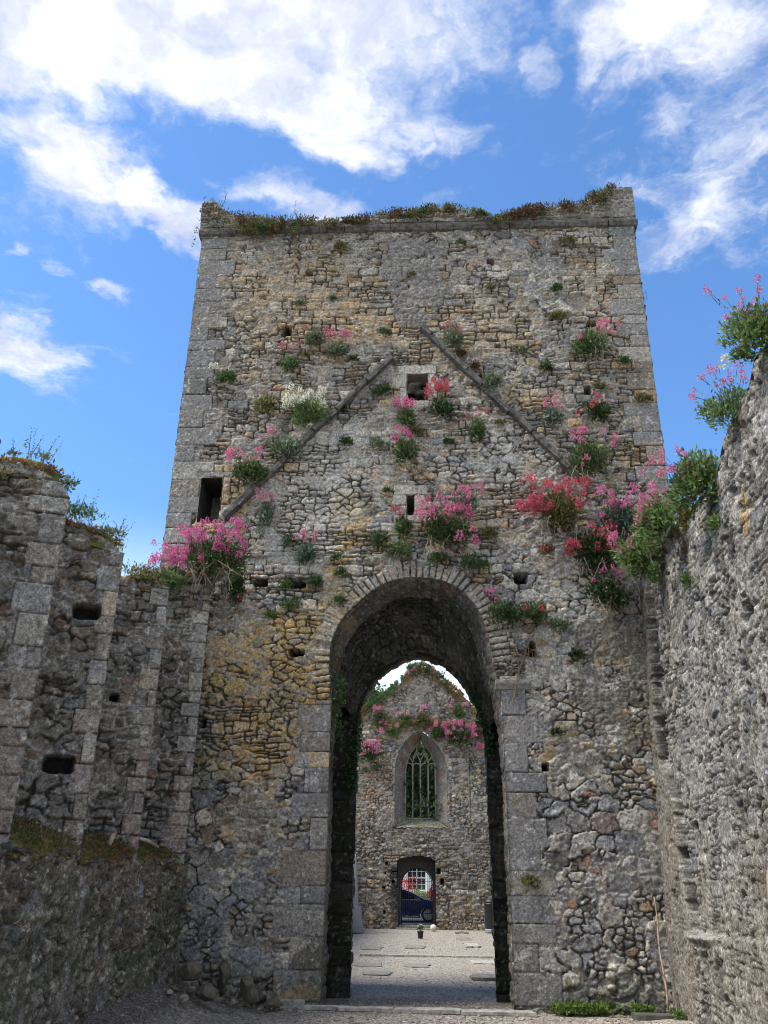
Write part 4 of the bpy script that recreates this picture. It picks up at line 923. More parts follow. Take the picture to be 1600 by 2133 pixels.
FLOWERS = {'pink': ((.62, .14, .28), (.80, .34, .48)), 'red': ((.50, .055, .09), (.70, .19, .25)), 'pale': ((.62, .22, .33), (.78, .42, .50)), 'white': ((.74, .76, .58), (.88, .88, .80)), 'magenta': ((.58, .10, .28), (.78, .28, .46))}
def clump(lb, rng, root, out, R, n, tone, leaf=(.05, .10), wid=.30, upb=.25, sq=(1., 1., .85), droop=0.):
    out = np.array(out, float); d = unit(rng.normal(size=(n, 3))); r = R*rng.random((n, 1))**.42
    cl = unit(rng.normal(size=(9, 3)))*R*.55; idx = rng.integers(0, 9, n)
    p = d*r*.55+cl[idx]*rng.uniform(.5, 1.1, (n, 1)); p *= np.array(sq)
    k = p@out; p = p-np.outer(np.minimum(k, 0), out)*1.75     # nothing grows back into the wall
    p += out*R*.15+np.array((0, 0, R*.1)); p[:, 2] -= droop*np.maximum(p@out, 0)
    ax = unit(p+np.array((0, 0, R*.3)))*.7+rng.normal(size=(n, 3))*.55+np.array((0, 0, upb))+out*.25
    L_ = rng.uniform(leaf[0], leaf[1], n); a, b = GREENS[tone]
    lb.add(np.array(root)+p, ax, L_, L_*wid*1.35*rng.uniform(.7, 1.3, n), np.where(rng.random((n, 1)) < .09, cmix(rng, n, (.16, .12, .06), (.30, .24, .13)), cmix(rng, n, a, b)*(.65+.8*rng.random(9))[idx][:, None]), rng)
def spikes(lbh, lbs, rng, root, pts, tone, size=1., stemcol=(.11, .15, .06)):
    pts = np.array(pts, float); n = len(pts); root = np.array(root, float)
    base = root+(pts-root)*rng.uniform(.15, .35, (n, 1)); mid = (base+pts)/2+rng.normal(size=(n, 3))*.02
    for a, b in ((base, mid), (mid, pts)): lbs.add(a, b-a, np.linalg.norm(b-a, axis=1)*1.05, .009, np.array(stemcol), rng, 0)
    # pairs of small leaves up the stem
    for f in (.3, .5, .65): 
        q = base+(pts-base)*f; lbs.add(q, rng.normal(size=(n, 3))+np.array((0, 0, .5)), rng.uniform(.03, .06, n), .016, cmix(rng, n, *GREENS['mid']), rng)
    a, b = FLOWERS[tone]
    for i in range(n):
        sz = size*rng.uniform(.55, 1.15); m = int(64*sz)+12
        h = rng.random(m); rad = (.036*(1-.55*h)+.006)*sz; th = rng.uniform(0, 6.283, m)
        p = np.stack([np.cos(th)*rad, np.sin(th)*rad, (h-.6)*.13*sz], -1); side = rng.normal(size=2)*.03*sz
        low = h < .35; p[low, 0] += side[0]*np.sign(rng.normal(size=low.sum())); p[low, 1] += side[1]
        lbh.add(pts[i]+p, unit(p*np.array((1, 1, .3)))+rng.normal(size=(m, 3))*.5,      .027*sz**.5, .024*sz**.5, cmix(rng, m, a, b, .75, 1.2), rng)
_seed = [100]
def valerian(label, pos, out, R, tone='mid', heads=None, flower='pink', size=1., roots=0, group=None, leaf=(.05, .10), dens=1., droop=0., name='valerian_plant', cat='flowering plant', sq=(1, 1, .85)):
    """heads: list of (dx, dz, spread, count) measured along the wall from the root"""
    _seed[0] += 1; rng = np.random.default_rng(_seed[0]); out = np.array(out, float); al = np.cross(np.array((0, 0, 1.)), out)*-1
    if al[0] < 0 or (abs(al[0]) < .1 and al[1] < 0): al = -al
    t = thing(name, label, cat, pos, 0, group)
    R *= 1.10
    lb = LB(); clump(lb, rng, (0, 0, 0), out, R, int(640*dens*(R/.3)**1.7)+25, tone, leaf, .30, .25, sq, droop)
    lb.build('foliage', M_LEAF, t)
    if heads:
        lh, ls = LB(), LB()
        for dx, dz, sp, n in heads:
            k = rng.uniform(-1, 1, (n, 2)); o_ = out*rng.uniform(.25, 1.0, (n, 1))*max(R, .2)*1.05
            spikes(lh, ls, rng, out*R*.4, al*(dx+k[:, :1]*sp)+np.array((0, 0, 1.))*(dz*.9+k[:, 1:]*sp*.55)+o_, flower, size)
        ls.build('stem', M_TWIG, t); lh.build('blossom', M_PETAL, t)
    if roots:
        m = MB(); r = random.Random(_seed[0])
        for i in range(roots):
            a = Vector(al)*r.uniform(-R*.7, R*.7)+Vector(out)*r.uniform(.05, R*.7)+Vector((0, 0, -R*.15)); pts = [a]
            dr = Vector(al)*r.uniform(-.5, .5)+Vector((0, 0, -1))*r.uniform(.25, 1.); ln = r.uniform(.25, .8)*R*1.5
            for j in range(5): dr = dr+Vector((r.uniform(-.3, .3), r.uniform(-.3, .3), -.12)); pts.append(pts[-1]+dr.normalized()*ln/5)
            m.tube(pts, [.008, .007, .006, .005, .004, .003], 4, False)
        m.build('dry_root', M_WOOD, t)
    return t
def V3(p, y=-.03): return (p[0], y, p[1])
FO = (0, -1, 0)
# ---- on the tower face (positions in metres on the wall)
valerian('pink valerian spray right of the upper left putlog hole', V3((-1.53,11.06)), FO, .22, 'grey', [(.0, .38, .22, 8)], 'pink', .9)
valerian('straggly pale green valerian with a few red dots below the upper left putlog hole', V3((-1.99,11.33)), FO, .24, 'grey', [(.1, .1, .3, 4)], 'red', .6, dens=.8)
valerian('small narrow leaved valerian with crimson dots under the upper left putlog hole', V3((-2.43,10.74)), FO, .17, 'mid', [(.05, .42, .25, 6)], 'red', .65)
valerian('cream flowered valerian near the left corner of the tower', V3((-3.66,10.45)), FO, .19, 'mid', [(-.2, .33, .08, 2)], 'white', 1.)
valerian('thin straggling green plant with tiny red flowers left of the white valerian', V3((-2.84,9.87)), FO, .23, 'olive', [(-.05, .35, .25, 4)], 'red', .5, dens=.7)
valerian('bushy white flowering valerian above the left roof scar', V3((-1.95,9.56)), FO, .36, 'bright', [(-.05, .40, .33, 30), (-.38, .30, .12, 5)], 'white', .95, dens=1.2)
valerian('leafy valerian with pink sprays beside the dark doorway and the left roof scar', V3((-3.02,8.42)), FO, .33, 'mid', [(-.1, .36, .34, 14)], 'pink', .85, dens=1.2)
valerian('pale grass like plant with few pink flowers resting on the left roof scar', V3((-2.39,8.88)), FO, .32, 'grey', [(-.2, .33, .3, 6)], 'pink', .6, dens=.8)
valerian('slender tall valerian with washed out pink tops below the left roof scar', V3((-2.69,7.47)), FO, .22, 'blue', [(.02, .50, .2, 6)], 'pale', .9, sq=(.6, .7, 1.5))
valerian('small valerian with three pink spikes above the row of putlog holes', V3((-1.91,6.81)), FO, .22, 'blue', [(.0, .36, .2, 6)], 'pink', .9, roots=4)
valerian('valerian with reddish spikes at the right foot of the square window', V3((0.47,9.69)), FO, .25, 'dark', [(.02, .50, .26, 16)], 'red', .95)
valerian('pink spiked valerian just below the square window sill', V3((-0.18,9.51)), FO, .20, 'mid', [(-.03, .40, .17, 9)], 'magenta', 1.)
valerian('hanging valerian in the middle of the face with dark pink spikes', V3((-0.19,8.81)), FO, .26, 'mid', [(-.02, .40, .24, 8)], 'magenta', .9, sq=(.8, .8, 1.2))
valerian('upright leafy valerian with few red dots right of the middle of the face', V3((1.1,9.24)), FO, .20, 'mid', [(.0, .40, .25, 6)], 'red', .5, sq=(.9, .8, 1.2))
valerian('pale valerian with small red tops above the head of the right roof scar', V3((0.69,11.28)), FO, .24, 'grey', [(-.0, .30, .18, 6)], 'red', .6)
valerian('big round leafy valerian with pink tops under the upper right putlog hole', V3((3.42,10.99)), FO, .38, 'mid', [(.30, .52, .26, 13), (-.35, .2, .1, 2)], 'pink', .85, roots=6, dens=1.2)
valerian('small leafy valerian with pink tops right of the right roof scar', V3((2.5,9.47)), FO, .22, 'blue', [(.02, .36, .17, 7)], 'pink', .9)
valerian('dark leafy valerian dotted red below the lower right putlog hole', V3((3.32,9.61)), FO, .25, 'dark', [(-.05, .2, .32, 8)], 'red', .65)
valerian('wide valerian with many soft pink spikes at the foot of the right roof scar', V3((3.11,8.52)), FO, .42, 'mid', [(.0, .48, .42, 20), (0, -.1, .3, 3)], 'pink', .85, roots=5, dens=1.1)
valerian('yellowish plant in the angle above the right roof scar', V3((1.45,10.29)), FO, .22, 'grey', None, dens=.8)
valerian('large cascading valerian covered in pink spikes right of the slit window', V3((0.55,7.2)), FO, .44, 'mid', [(-.05, .40, .46, 38), (.35, -.1, .2, 5)], 'pink', 1.1, roots=10, dens=1.2)
valerian('small valerian growing across the foot of the slit window', V3((-0.2,7.33)), FO, .20, 'mid', [(-.08, .36, .10, 5)], 'red', .8, sq=(.8, .8, 1.2))
valerian('grey green valerian with pink spikes behind the large cascading one', V3((0.86,7.75)), FO, .28, 'blue', [(.05, .30, .26, 9)], 'pink', .9)
valerian('broad valerian massed with coral red spikes and a tangle of dry stems below', V3((2.47,7.49)), FO, .46, 'olive', [(-.05, .42, .56, 44), (-.5, .15, .2, 8)], 'red', 1.2, roots=22)
valerian('deep green valerian with crimson spikes hanging below the coral red one', V3((2.95,6.74)), FO, .46, 'dark', [(.02, .32, .40, 30)], 'red', 1.1, roots=14, dens=1.2)
valerian('bushy valerian in the right corner with bright pink spikes', V3((3.57,7.25), -.15), FO, .50, 'blue', [(-.05, .42, .46, 32)], 'magenta', 1.05, roots=12, dens=1.3)
valerian('low dark valerian with mixed pink and red flowers over trailing roots in the right corner', V3((3.19,6.05), -.12), FO, .34, 'dark', [(-.05, .26, .32, 9)], 'magenta', .9, roots=18, dens=1.2)
valerian('tiny valerian with a red spike left of the deep green valerian', V3((2.23,6.91)), FO, .12, 'mid', [(0, .0, .08, 4)], 'red', .8)
valerian('straggling plant with pale pink spikes right of the arch crown', V3((1.45,5.69)), FO, .26, 'mid', [(-.15, .45, .2, 4)], 'pink', .8, roots=4)
valerian('low spreading plant with two red heads right of the arch shoulder', V3((1.9,5.74)), FO, .24, 'mid', [(-.02, .16, .2, 4)], 'red', .7, sq=(1.3, .8, .7))
# ---- small tufts, ferns and mosses on the tower face
TUFTS = [
 ((-1.55,13.64), .13, 'olive', 'small dark tuft under the cornice left of the grey render patch'), ((3.09,13.67), .16, 'olive', 'grassy tuft under the cornice near the right corner'),
 ((0.94,13.71), .08, 'mid', 'tiny tuft immediately right of the grey render patch'), ((-2.29,12.24), .10, 'mid', 'small green tuft between the two upper left putlog holes'),
 ((-1.64,12.36), .08, 'mid', 'tiny tuft high on the face right of the upper left putlog hole'), ((2.82,12.48), .13, 'dark', 'dark tuft high on the right half of the face'),
 ((1.5,12.54), .09, 'olive', 'tiny mossy tuft under the upper square putlog hole at right'), ((2.5,10.59), .17, 'dark', 'dark fern below the yellow moss cushion at right'),
 ((3.94,10.74), .14, 'mid', 'green tuft beside the big round valerian near the right corner'), ((4.19,9.88), .17, 'olive', 'thin tuft on the right corner stones of the tower'),
 ((3.4,10.18), .15, 'olive', 'tuft sprouting out of the lower right putlog hole'), ((-0.63,10.13), .22, 'dark', 'dark fern clump left of the square window'),
 ((-0.62,11.52), .14, 'mid', 'pale tuft above the head of the left roof scar'), ((-1.19,10.90), .10, 'dark', 'dark tuft just left of the upper end of the left roof scar'),
 ((0.61,9.03), .12, 'dark', 'round dark tuft midway between the two windows at right'), ((-0.7,8.99), .20, 'grey', 'greyish tuft left of the hanging valerian'),
 ((0.03,9.25), .14, 'olive', 'thin tuft right of the hanging valerian'), ((-0.51,8.06), .10, 'mid', 'small tuft left of the slit window'),
 ((-0.63,7.1), .22, 'mid', 'leafy clump above the arch, left of its crown'), ((-0.27,6.9), .27, 'mid', 'broad leafy clump right above the arch crown'),
 ((0.37,6.74), .17, 'mid', 'small clump above the arch under the large cascading valerian'), ((0.98,6.62), .27, 'mid', 'wide leafy clump on the right shoulder of the arch'),
 ((1.29,7.21), .14, 'olive', 'yellow green tuft right of the large cascading valerian'), ((-1.75,6.33), .14, 'mid', 'fern right of the row of putlog holes'),
 ((-2.25,6.29), .15, 'mid', 'fern between the second and third holes of the row'), ((-2.14,5.92), .16, 'mid', 'flat fern just below the row of putlog holes'),
 ((-2.44,5.73), .12, 'mid', 'lowest left fern under the row of putlog holes'), ((-1.31,6.51), .13, 'mid', 'fern on the orange stained stones above the arch'),
 ((-1.31,5.99), .13, 'mid', 'fern on the left voussoirs of the arch'), ((-2.22,7.1), .14, 'mid', 'dark fern left of the small three spiked valerian'),
 ((-1.38,6.79), .09, 'mid', 'tiny fern on the orange stain higher above the arch'), ((2.38,5.55), .16, 'mid', 'drooping fern at lower right of the arch shoulder'),
 ((2.2,3.83), .08, 'dark', 'lone dark tuft on the right of the arch at window height'), ((2.64,5.05), .13, 'dark', 'dark wiry tuft on the brown render at right'),
 ((-1.26,9.07), .14, 'dark', 'flat dark fern below the left roof scar'), ((1.55,9.44), .10, 'olive', 'small tuft under the right roof scar'),
 ((1.68,1.65), .13, 'olive', 'brown moss cushion on a jutting stone by the right arch jamb'), ((-1.42,9.79), .12, 'dark', 'dark tuft tucked under the left roof scar'),
 ((-2.12,10.99), .09, 'olive', 'small olive tuft beside the crimson dotted valerian'), ((2.07,11.02), .10, 'mid', 'faint tuft in the middle of the right upper face'),
 ((-0.05,12.92), .07, 'olive', 'tiny sprout on the grey render patch'), ((-3.14,6.36), .12, 'mid', 'tuft beside the leftmost hole of the row')]
def tuft(p, r, tone, label, y=-.02, out=FO, name='wall_fern', cat='wall plant', pos=None):
    _seed[0] += 1; rng = np.random.default_rng(_seed[0]); lb = LB(); n = int(210*(r/.15)**1.6)+20
    clump(lb, rng, (0, 0, 0), out, r, n, tone, (.035, .085), .26, .2, (1.15, .8, .75))
    o = lb.build(name, M_LEAF); o.location = pos or (p[0], y, p[1]); tag(o, label, cat); return o
for p, r, tone, lab in TUFTS: tuft(p, r, tone, lab)
_seed[0] += 1; rng = np.random.default_rng(5); lb = LB()
clump(lb, rng, (0, 0, 0), FO, .24, 500, 'olive', (.03, .06), .4, .1, (1.3, .5, .45)); o = lb.build('moss_cushion', M_LEAF); o.location = V3((2.77,11.75)); tag(o, 'wide yellow green moss cushion high on the right of the face', 'moss')
for (p, r, lab) in (((0.87,10.99), .16, 'rust coloured moss near the top of the right roof scar'), ((1.09,10.68), .16, 'larger rust coloured moss patch on the right roof scar'), ((1.25,10.44), .10, 'smallest and lowest rust moss patch on the right roof scar')):
    lb = LB(); clump(lb, rng, (0, 0, 0), FO, r, 260, 'rust', (.03, .05), .4, .1, (1., .5, .8)); o = lb.build('rusty_moss', M_LEAF); o.location = V3(p); tag(o, lab, 'moss')
# ---- growth along the parapet
def parapet_growth():
    rng = np.random.default_rng(77); lb = LB(); xs = np.array([p[0] for p in PT]); zs = np.array([p[1] for p in PT])
    n = 24000; x = rng.uniform(-4.62, 4.3, n); dn = np.interp(x, [-4.6, -4.2, -3.4, -2.2, -1.2, -.6, .3, .9, 1.5, 2.2, 3.0, 3.8, 4.3], [.12, .35, 1., .8, .5, .8, .7, .9, .5, .8, .7, .8, .05])*np.interp(fbm(x, x*0, 2.2, 9, 3), [.38, .55], [.15, 1.])
    x = x[rng.random(n) < dn]; n = len(x); zt = np.interp(x, xs, zs)
    dep = np.interp(x, [-4.6, -3.2, -2.3, -1.3, 0, 1, 2.5, 4.3], [.65, .62, .30, .25, .28, .25, .35, .35])*(.4+1.2*fbm(x, x*0, 3.1, 10, 3))
    k = rng.random(n)**1.1; z = zt+.02-k*dep; y = -.10-.10*rng.random(n)-.05*k+(k < .25)*rng.uniform(0, .3, n)
    ax = np.stack([rng.normal(size=n)*.5, -.5+rng.normal(size=n)*.4, np.where(k < .35, 1., -.05)+rng.normal(size=n)*.4], -1)
    tn = fbm(x, z, 2.6, 11, 3); col = np.where((tn > .44)[:, None], cmix(rng, n, *GREENS['rust']), cmix(rng, n, *GREENS['olive'])); dk = fbm(x, z, 5, 12, 3) > .66
    col = np.where(dk[:, None], cmix(rng, n, *GREENS['dark']), col)
    lb.add(np.stack([x, y, z], -1), ax, rng.uniform(.03, .085, n), rng.uniform(.015, .03, n), col, rng)
    o = lb.build('parapet_growth', M_LEAF); tag(o, 'band of rusty and olive moss and weeds along the parapet of the tower', 'moss', None, 'stuff')
parapet_growth()
def weed(label, pos, h, n, tone='mid', spread=.25, name='spiky_weed', bush=.12):
    _seed[0] += 1; rng = np.random.default_rng(_seed[0]); lb = LB()
    base = np.stack([rng.uniform(-spread, spread, n), rng.uniform(-spread, spread, n)*.8, np.zeros(n)-.05], -1); hh = h*rng.uniform(.45, 1., n)
    d = unit(np.stack([rng.normal(size=n)*.22, rng.normal(size=n)*.22, np.ones(n)], -1)); lb.add(base, d, hh, .010, np.array((.12, .15, .08)), rng, 0)
    for f in np.linspace(.2, 1., 9):
        for s in (0, 1): lb.add(base+d*hh[:, None]*f, d*.5+rng.normal(size=(n, 3))*.7, rng.uniform(.02, .05, n)*(1.15-f*.5), .013, cmix(rng, n, *GREENS[tone]), rng)
    if bush: clump(lb, rng, (0, 0, 0), (0, 0, 1), bush*1.6, int(260*(bush/.12)**1.5), tone, (.035, .065), .3, .2, (1.2, 1.2, .6))
    o = lb.build(name, M_LEAF); o.location = pos; return tag(o, label, 'weed')
weed('tuft of thin upright weeds on the turf at the left frame edge', (-4.25, -5.95, 5.75), .30, 8, 'grey', .3, bush=.04)
weed('tall leafy stalks on the high mossy cap of the left wall', (-3.95, -5.85, 5.75), .38, 5, 'grey', .15, bush=.05)
weed('single short stalk at the broken corner of the high mossy cap', (-3.66, -5.7, 5.5), .25, 2, 'blue', .05, bush=.05)
weed('dense group of leafy stalks in the notch behind the high mossy cap', (-4.18, -4.2, 5.72), .50, 12, 'mid', .22, bush=.17)
weed('small pinkish weeds on the second step of the left wall', (-3.80, -4.0, 5.6), .38, 8, 'grey', .2, bush=.1)
weed('grasses growing on the third step of the left wall', (-4.05, -2.2, 5.68), .32, 14, 'olive', .4, bush=.18)
weed('fresh green leaves at the far end of the third step', (-3.75, -2.0, 5.68), .25, 6, 'mid', .15, bush=.15)
weed('grassy tuft hanging from the mossy cap at the left frame edge', (-4.35, -6.15, 5.35), .15, 3, 'olive', .1, bush=.12)
weed('pair of stalks on the left end of the tower parapet', (-4.05, -.02, 14.85), .55, 3, 'olive', .1, bush=0)
weed('cluster of flowering stalks on the parapet left of centre', (-2.75, 0, 14.35), .40, 9, 'mid', .3, bush=.06)
weed('single thin stalk leaning out from the right edge of the tower', (4.58, .1, 12.3), .4, 2, 'grey', .03, bush=0)
def moss_scatter(label, name, strips, seed, n, sz=(.03, .07)):
    rng = np.random.default_rng(seed); lb = LB()
    for (x0, y0, z0), (x1, y1, z1), (dx, dy, dz) in strips:
        k = rng.random((n, 1)); d = rng.random((n, 1)); p = np.array((x0, y0, z0))*(1-k)+np.array((x1, y1, z1))*k+np.array((dx, dy, dz))*d+rng.normal(size=(n, 3))*.025
        q = fbm(p[:, 0]*1.+p[:, 2]*.0, p[:, 1], 2.2, seed, 4); ok = fbm(p[:, 0], p[:, 1], 3.5, seed+1, 3) > .43; p = p[ok]; q = q[ok][:, None]; m_ = len(p)
        col = np.where(q > .52, cmix(rng, m_, (.14, .085, .035), (.24, .15, .06)), np.where(q > .38, cmix(rng, m_, (.17, .14, .05), (.28, .23, .10)), cmix(rng, m_, (.10, .12, .035), (.17, .18, .06))))
        lb.add(p, rng.normal(size=(m_, 3))*.7+np.array((0, 0, .6)), rng.uniform(*sz, m_), .022, col, rng)
    return tag(lb.build(name, M_LEAF), label, 'moss', None, 'stuff')
moss_scatter('rusty and yellow moss covering the ledge of the left wall', 'ledge_moss', [((-3.5, -6.5, 1.90), (-3.5, -.1, 1.92), (-.7, 0, .30))], 701, 7500, (.02, .05))
moss_scatter('golden moss and dry grass on the stepped tops of the left wall', 'wall_top_moss', [((-4.85, -6.3, 5.66), (-3.75, -5.88, 5.62), (-.1, .6, .05)), ((-4.5, -4.5, 5.70), (-3.72, -4.16, 5.56), (-.1, .6, .04)), ((-4.5, -2.6, 5.66), (-3.75, -2.25, 5.66), (-.1, .6, .04)), ((-4.4, -.7, 6.1), (-3.6, -.4, 6.25), (0, .2, .02))], 703, 2600)
# big valerian on the springer of the left wall
valerian('largest pink valerian crowning the far end of the left wall below the dark doorway', (-3.42, -.45, 6.55), (0, -1, 0), .50, 'mid', [(.0, .38, .58, 52), (-.62, .05, .32, 22), (-.1, .0, .4, 8)], 'magenta', 1.1, roots=26, dens=1.4, sq=(1.35, .9, .75))
valerian('leafy valerian trailing down the corner beside the largest pink one', (-3.08, -.10, 6.05), FO, .26, 'dark', [(.2, -.0, .12, 2)], 'red', .6, sq=(.6, .6, 1.8))
valerian('loose pink flowered stems leaning over the gap left of the largest valerian', (-3.98, -.75, 6.1), (0, -1, 0), .26, 'mid', [(-.1, .32, .30, 10)], 'pink', .8)
# right wall: plants on its broken top, lit from the left
RX = (-1, 0, 0)
valerian('green and pink valerian spilling from the wall top nearest the tower', (3.74, -.9, 6.48), (-.7, -.7, 0), .46, 'bright', [(-.15, .30, .42, 22)], 'pink', .9, roots=5, dens=1.3)
valerian('tall pink valerian with pale green leaves on the low part of the right wall top', (3.72, -2.3, 6.35), (-.7, -.7, 0), .46, 'bright', [(.05, .44, .4, 20)], 'pink', .9, dens=1.2)
valerian('bright green bush with pink spikes where the right wall top steps up', (3.72, -3.75, 6.30), (-.7, -.7, 0), .46, 'bright', [(-.25, .38, .34, 20)], 'pink', .65, dens=1.6)
valerian('slender pink valerian standing against the sky on the right wall', (3.78, -4.95, 6.68), (-.4, -.9, 0), .34, 'bright', [(-.1, .42, .36, 18)], 'pink', .55, leaf=(.04, .07), dens=1.5)
valerian('highest valerian with pink and white heads at the right frame edge', (3.76, -6.05, 6.95), (-.4, -.9, 0), .40, 'bright', [(-.1, .46, .34, 16)], 'pink', .55, leaf=(.04, .08), dens=1.8)
valerian('cream headed valerian below the highest one at the right frame edge', (3.66, -5.85, 6.88), (-.6, -.8, 0), .14, 'mid', [(-.1, .05, .1, 3)], 'white', .9, leaf=(.04, .07))
valerian('hanging leafy plant under the bright green bush of the right wall', (3.60, -3.6, 5.95), RX, .22, 'olive', None, dens=.8, sq=(.6, 1.3, .8))
valerian('pale leafy sprig on the face of the right wall', (3.66, -4.4, 5.55), RX, .13, 'bright', None, leaf=(.04, .08))
valerian('faint green sprig lower on the right wall beside a dark pit', (3.66, -3.1, 5.3), RX, .13, 'mid', None, leaf=(.04, .07))
valerian('green sprig just below the first wall top plant at right', (3.68, -1.6, 5.9), RX, .18, 'mid', None, leaf=(.04, .08))
# ivy inside the arch
def ivy(label, boxes, seed, tone='dark', sz=(.03, .06), name='ivy'):
    rng = np.random.default_rng(seed); lb = LB()
    for (x0, x1, y0, y1, z0, z1, n) in boxes:
        p = np.stack([rng.uniform(x0, x1, n), rng.uniform(y0, y1, n), rng.uniform(z0, z1, n)], -1); L_ = rng.uniform(*sz, n)
        lb.add(p, rng.normal(size=(n, 3))+np.array((0, -.3, -.4)), L_, L_*.8, cmix(rng, n, *GREENS[tone]), rng)
    return tag(lb.build(name, M_LEAF), label, 'ivy')
ivy('dark ivy sheet on the right shoulder of the inner arch', [(1.02, 1.28, 1.02, 1.16, 4.1, 4.75, 700), (.92, 1.12, 1.02, 1.14, 4.5, 4.95, 350), (1.15, 1.32, 1.0, 1.12, 3.6, 4.2, 250)], 401)
ivy('ivy hanging down the left edge of the inner arch', [(-1.12, -.98, 1.0, 1.5, 3.7, 4.35, 420), (-1.2, -1.02, 1.0, 1.15, 3.0, 3.8, 300)], 403)
ivy('grey green tangle of leaves at the left springing of the outer arch', [(-1.36, -1.18, .0, .45, 4.35, 4.75, 330), (-1.35, -1.22, .0, .4, 3.9, 4.4, 120)], 405, 'mid')
for i, (p, lab) in enumerate((((0.04,5.22), 'ivy sprig dangling at the very crown of the inner arch'), ((0.2,5.23), 'second dangling ivy sprig just right of the crown'), ((0.44,5.13), 'short ivy sprig hanging farther down the right of the inner arch'))):
    rng = np.random.default_rng(410+i); lb = LB(); n = 16; zz = -rng.random(n)*.13
    lb.add(np.stack([rng.normal(size=n)*.03, rng.normal(size=n)*.03, zz], -1), rng.normal(size=(n, 3)), .045, .035, cmix(rng, n, *GREENS['dark']), rng); lb.add(np.array([[0, 0, .12]]), np.array([[0, 0, -1.]]), .25, .008, np.array((.05, .04, .03)), rng, 0)
    o = lb.build('ivy_sprig', M_LEAF); o.location = (p[0], 1.3, p[1]); tag(o, lab, 'ivy')
# dead climber on the right jamb
m = MB(); c0 = (1.85,5.37); c1 = (1.52,4.26); r = random.Random(4)
for j in range(2): m.tube([(c0[0]+(c1[0]-c0[0])*k+.02*math.sin(k*7+j), -.05-.02*j, c0[1]+(c1[1]-c0[1])*k) for k in np.linspace(.0, 1-.1*j, 9)], .011-.003*j, 5)
for j in range(12):
    k = r.uniform(0, .9); p = Vector((c0[0]+(c1[0]-c0[0])*k, -.05, c0[1]+(c1[1]-c0[1])*k)); m.tube([p, p+Vector((r.uniform(-.2, .2), -.04, r.uniform(-.05, .2))), p+Vector((r.uniform(-.35, .35), -.03, r.uniform(-.3, .1)))], .005, 4)
o = m.build('dead_climber', flat_mat('dead_stem', (.20, .145, .10), .9, 0, .3, 10)); tag(o, 'dry brown climber stem clinging to the right jamb above the big dressed block', 'climber')
# ---- far gable growth
def FV(p, y=GY-.08): return (p[0], y, p[1])
FARV = [((-1.97,8.31), .32, 'mid', 'pink', 'far valerian at the left foot of the gable slope', [(0, .4, .3, 9)]), ((-1.37,7.69), .34, 'bright', 'pink', 'far valerian upper left of the traceried window', [(-.15, .3, .4, 8)]),
 ((-2.4,6.66), .42, 'dark', 'pink', 'far dark leafed valerian low at the left of the traceried window', [(0, .45, .5, 20)]), ((0.61,7.64), .36, 'mid', 'pink', 'far valerian upper right of the traceried window', [(0, .3, .45, 12)]),
 ((1.6,7.34), .48, 'dark', 'pink', 'far broad valerian massed with pink at right of the traceried window', [(0, .5, .7, 38)]), ((2.4,7.65), .30, 'olive', 'pink', 'far valerian at the right edge of the arch view', [(0, .1, .35, 14), (.05, -.6, .15, 8)]),
 ((1.42,8.47), .42, 'mid', 'pink', 'far green valerian on the right slope of the gable', [(.0, .4, .5, 8)]), ((-0.52,10.43), .30, 'mid', 'magenta', 'far valerian at the very tip of the gable', [(.0, .0, .14, 8)]),
 ((-0.06,8.25), .34, 'olive', 'pale', 'far pale plant on the ledge above the traceried window', [(-.2, .3, .6, 6)]), ((-0.8,8.31), .30, 'bright', 'pale', 'far pale pink plant on the ledge left of the window tip', [(-.1, .3, .3, 5)])]
for p, r, tone, fl, lab, hd in FARV: valerian(lab, FV(p), FO, r, tone, hd, fl, 1.5, dens=.55, leaf=(.07, .15))
def far_growth():
    rng = np.random.default_rng(91); lb = LB(); n = 5200
    xs = [-4.2, -2.75, -1.9, -1.1, -.35, -.05, .3, .75, 1.4, 1.95, 2.5, 4.2]; zs = [7.6, 8.72, 9.25, 9.95, 10.62, 10.72, 10.58, 10.2, 9.6, 9.2, 8.6, 7.2]
    x = rng.uniform(-3.2, 3.0, n); x = x[fbm(x, x*0, 1.6, 5, 3) > .40]; n = len(x); z = np.interp(x, xs, zs)+.10-rng.random(n)**2*.5
    t_ = fbm(x, x*0, 2.1, 6, 3)[:, None]; col = np.where(t_ > .55, cmix(rng, n, (.22, .11, .03), (.33, .20, .06)), np.where(t_ > .45, cmix(rng, n, *GREENS['olive']), cmix(rng, n, *GREENS['mid'])))
    lb.add(np.stack([x, GY+rng.uniform(-.1, .6, n), z], -1), rng.normal(size=(n, 3))*.5+np.array((0, -.2, .7)), rng.uniform(.06, .2, n), .045, col, rng)
    o = lb.build('gable_growth', M_LEAF); tag(o, 'rusty and green weeds covering the slopes of the far gable', 'weeds', None, 'stuff')
    lb = LB(); n = 2600; x = rng.uniform(-2.3, 2.0, n); col = cmix(rng, n, (.30, .25, .10), (.14, .18, .06))
    lb.add(np.stack([x, GY+rng.uniform(-.05, .2, n), 8.02+rng.normal(size=n)*.04-(rng.random(n) < .4)*rng.random(n)*.3], -1), rng.normal(size=(n, 3))*.35+np.array((0, -.2, .8)), rng.uniform(.08, .34, n), .03, col, rng)
    o = lb.build('ledge_grass', M_LEAF); tag(o, 'dry yellow grass along the ledge of the far gable', 'grass', None, 'stuff')
far_growth()
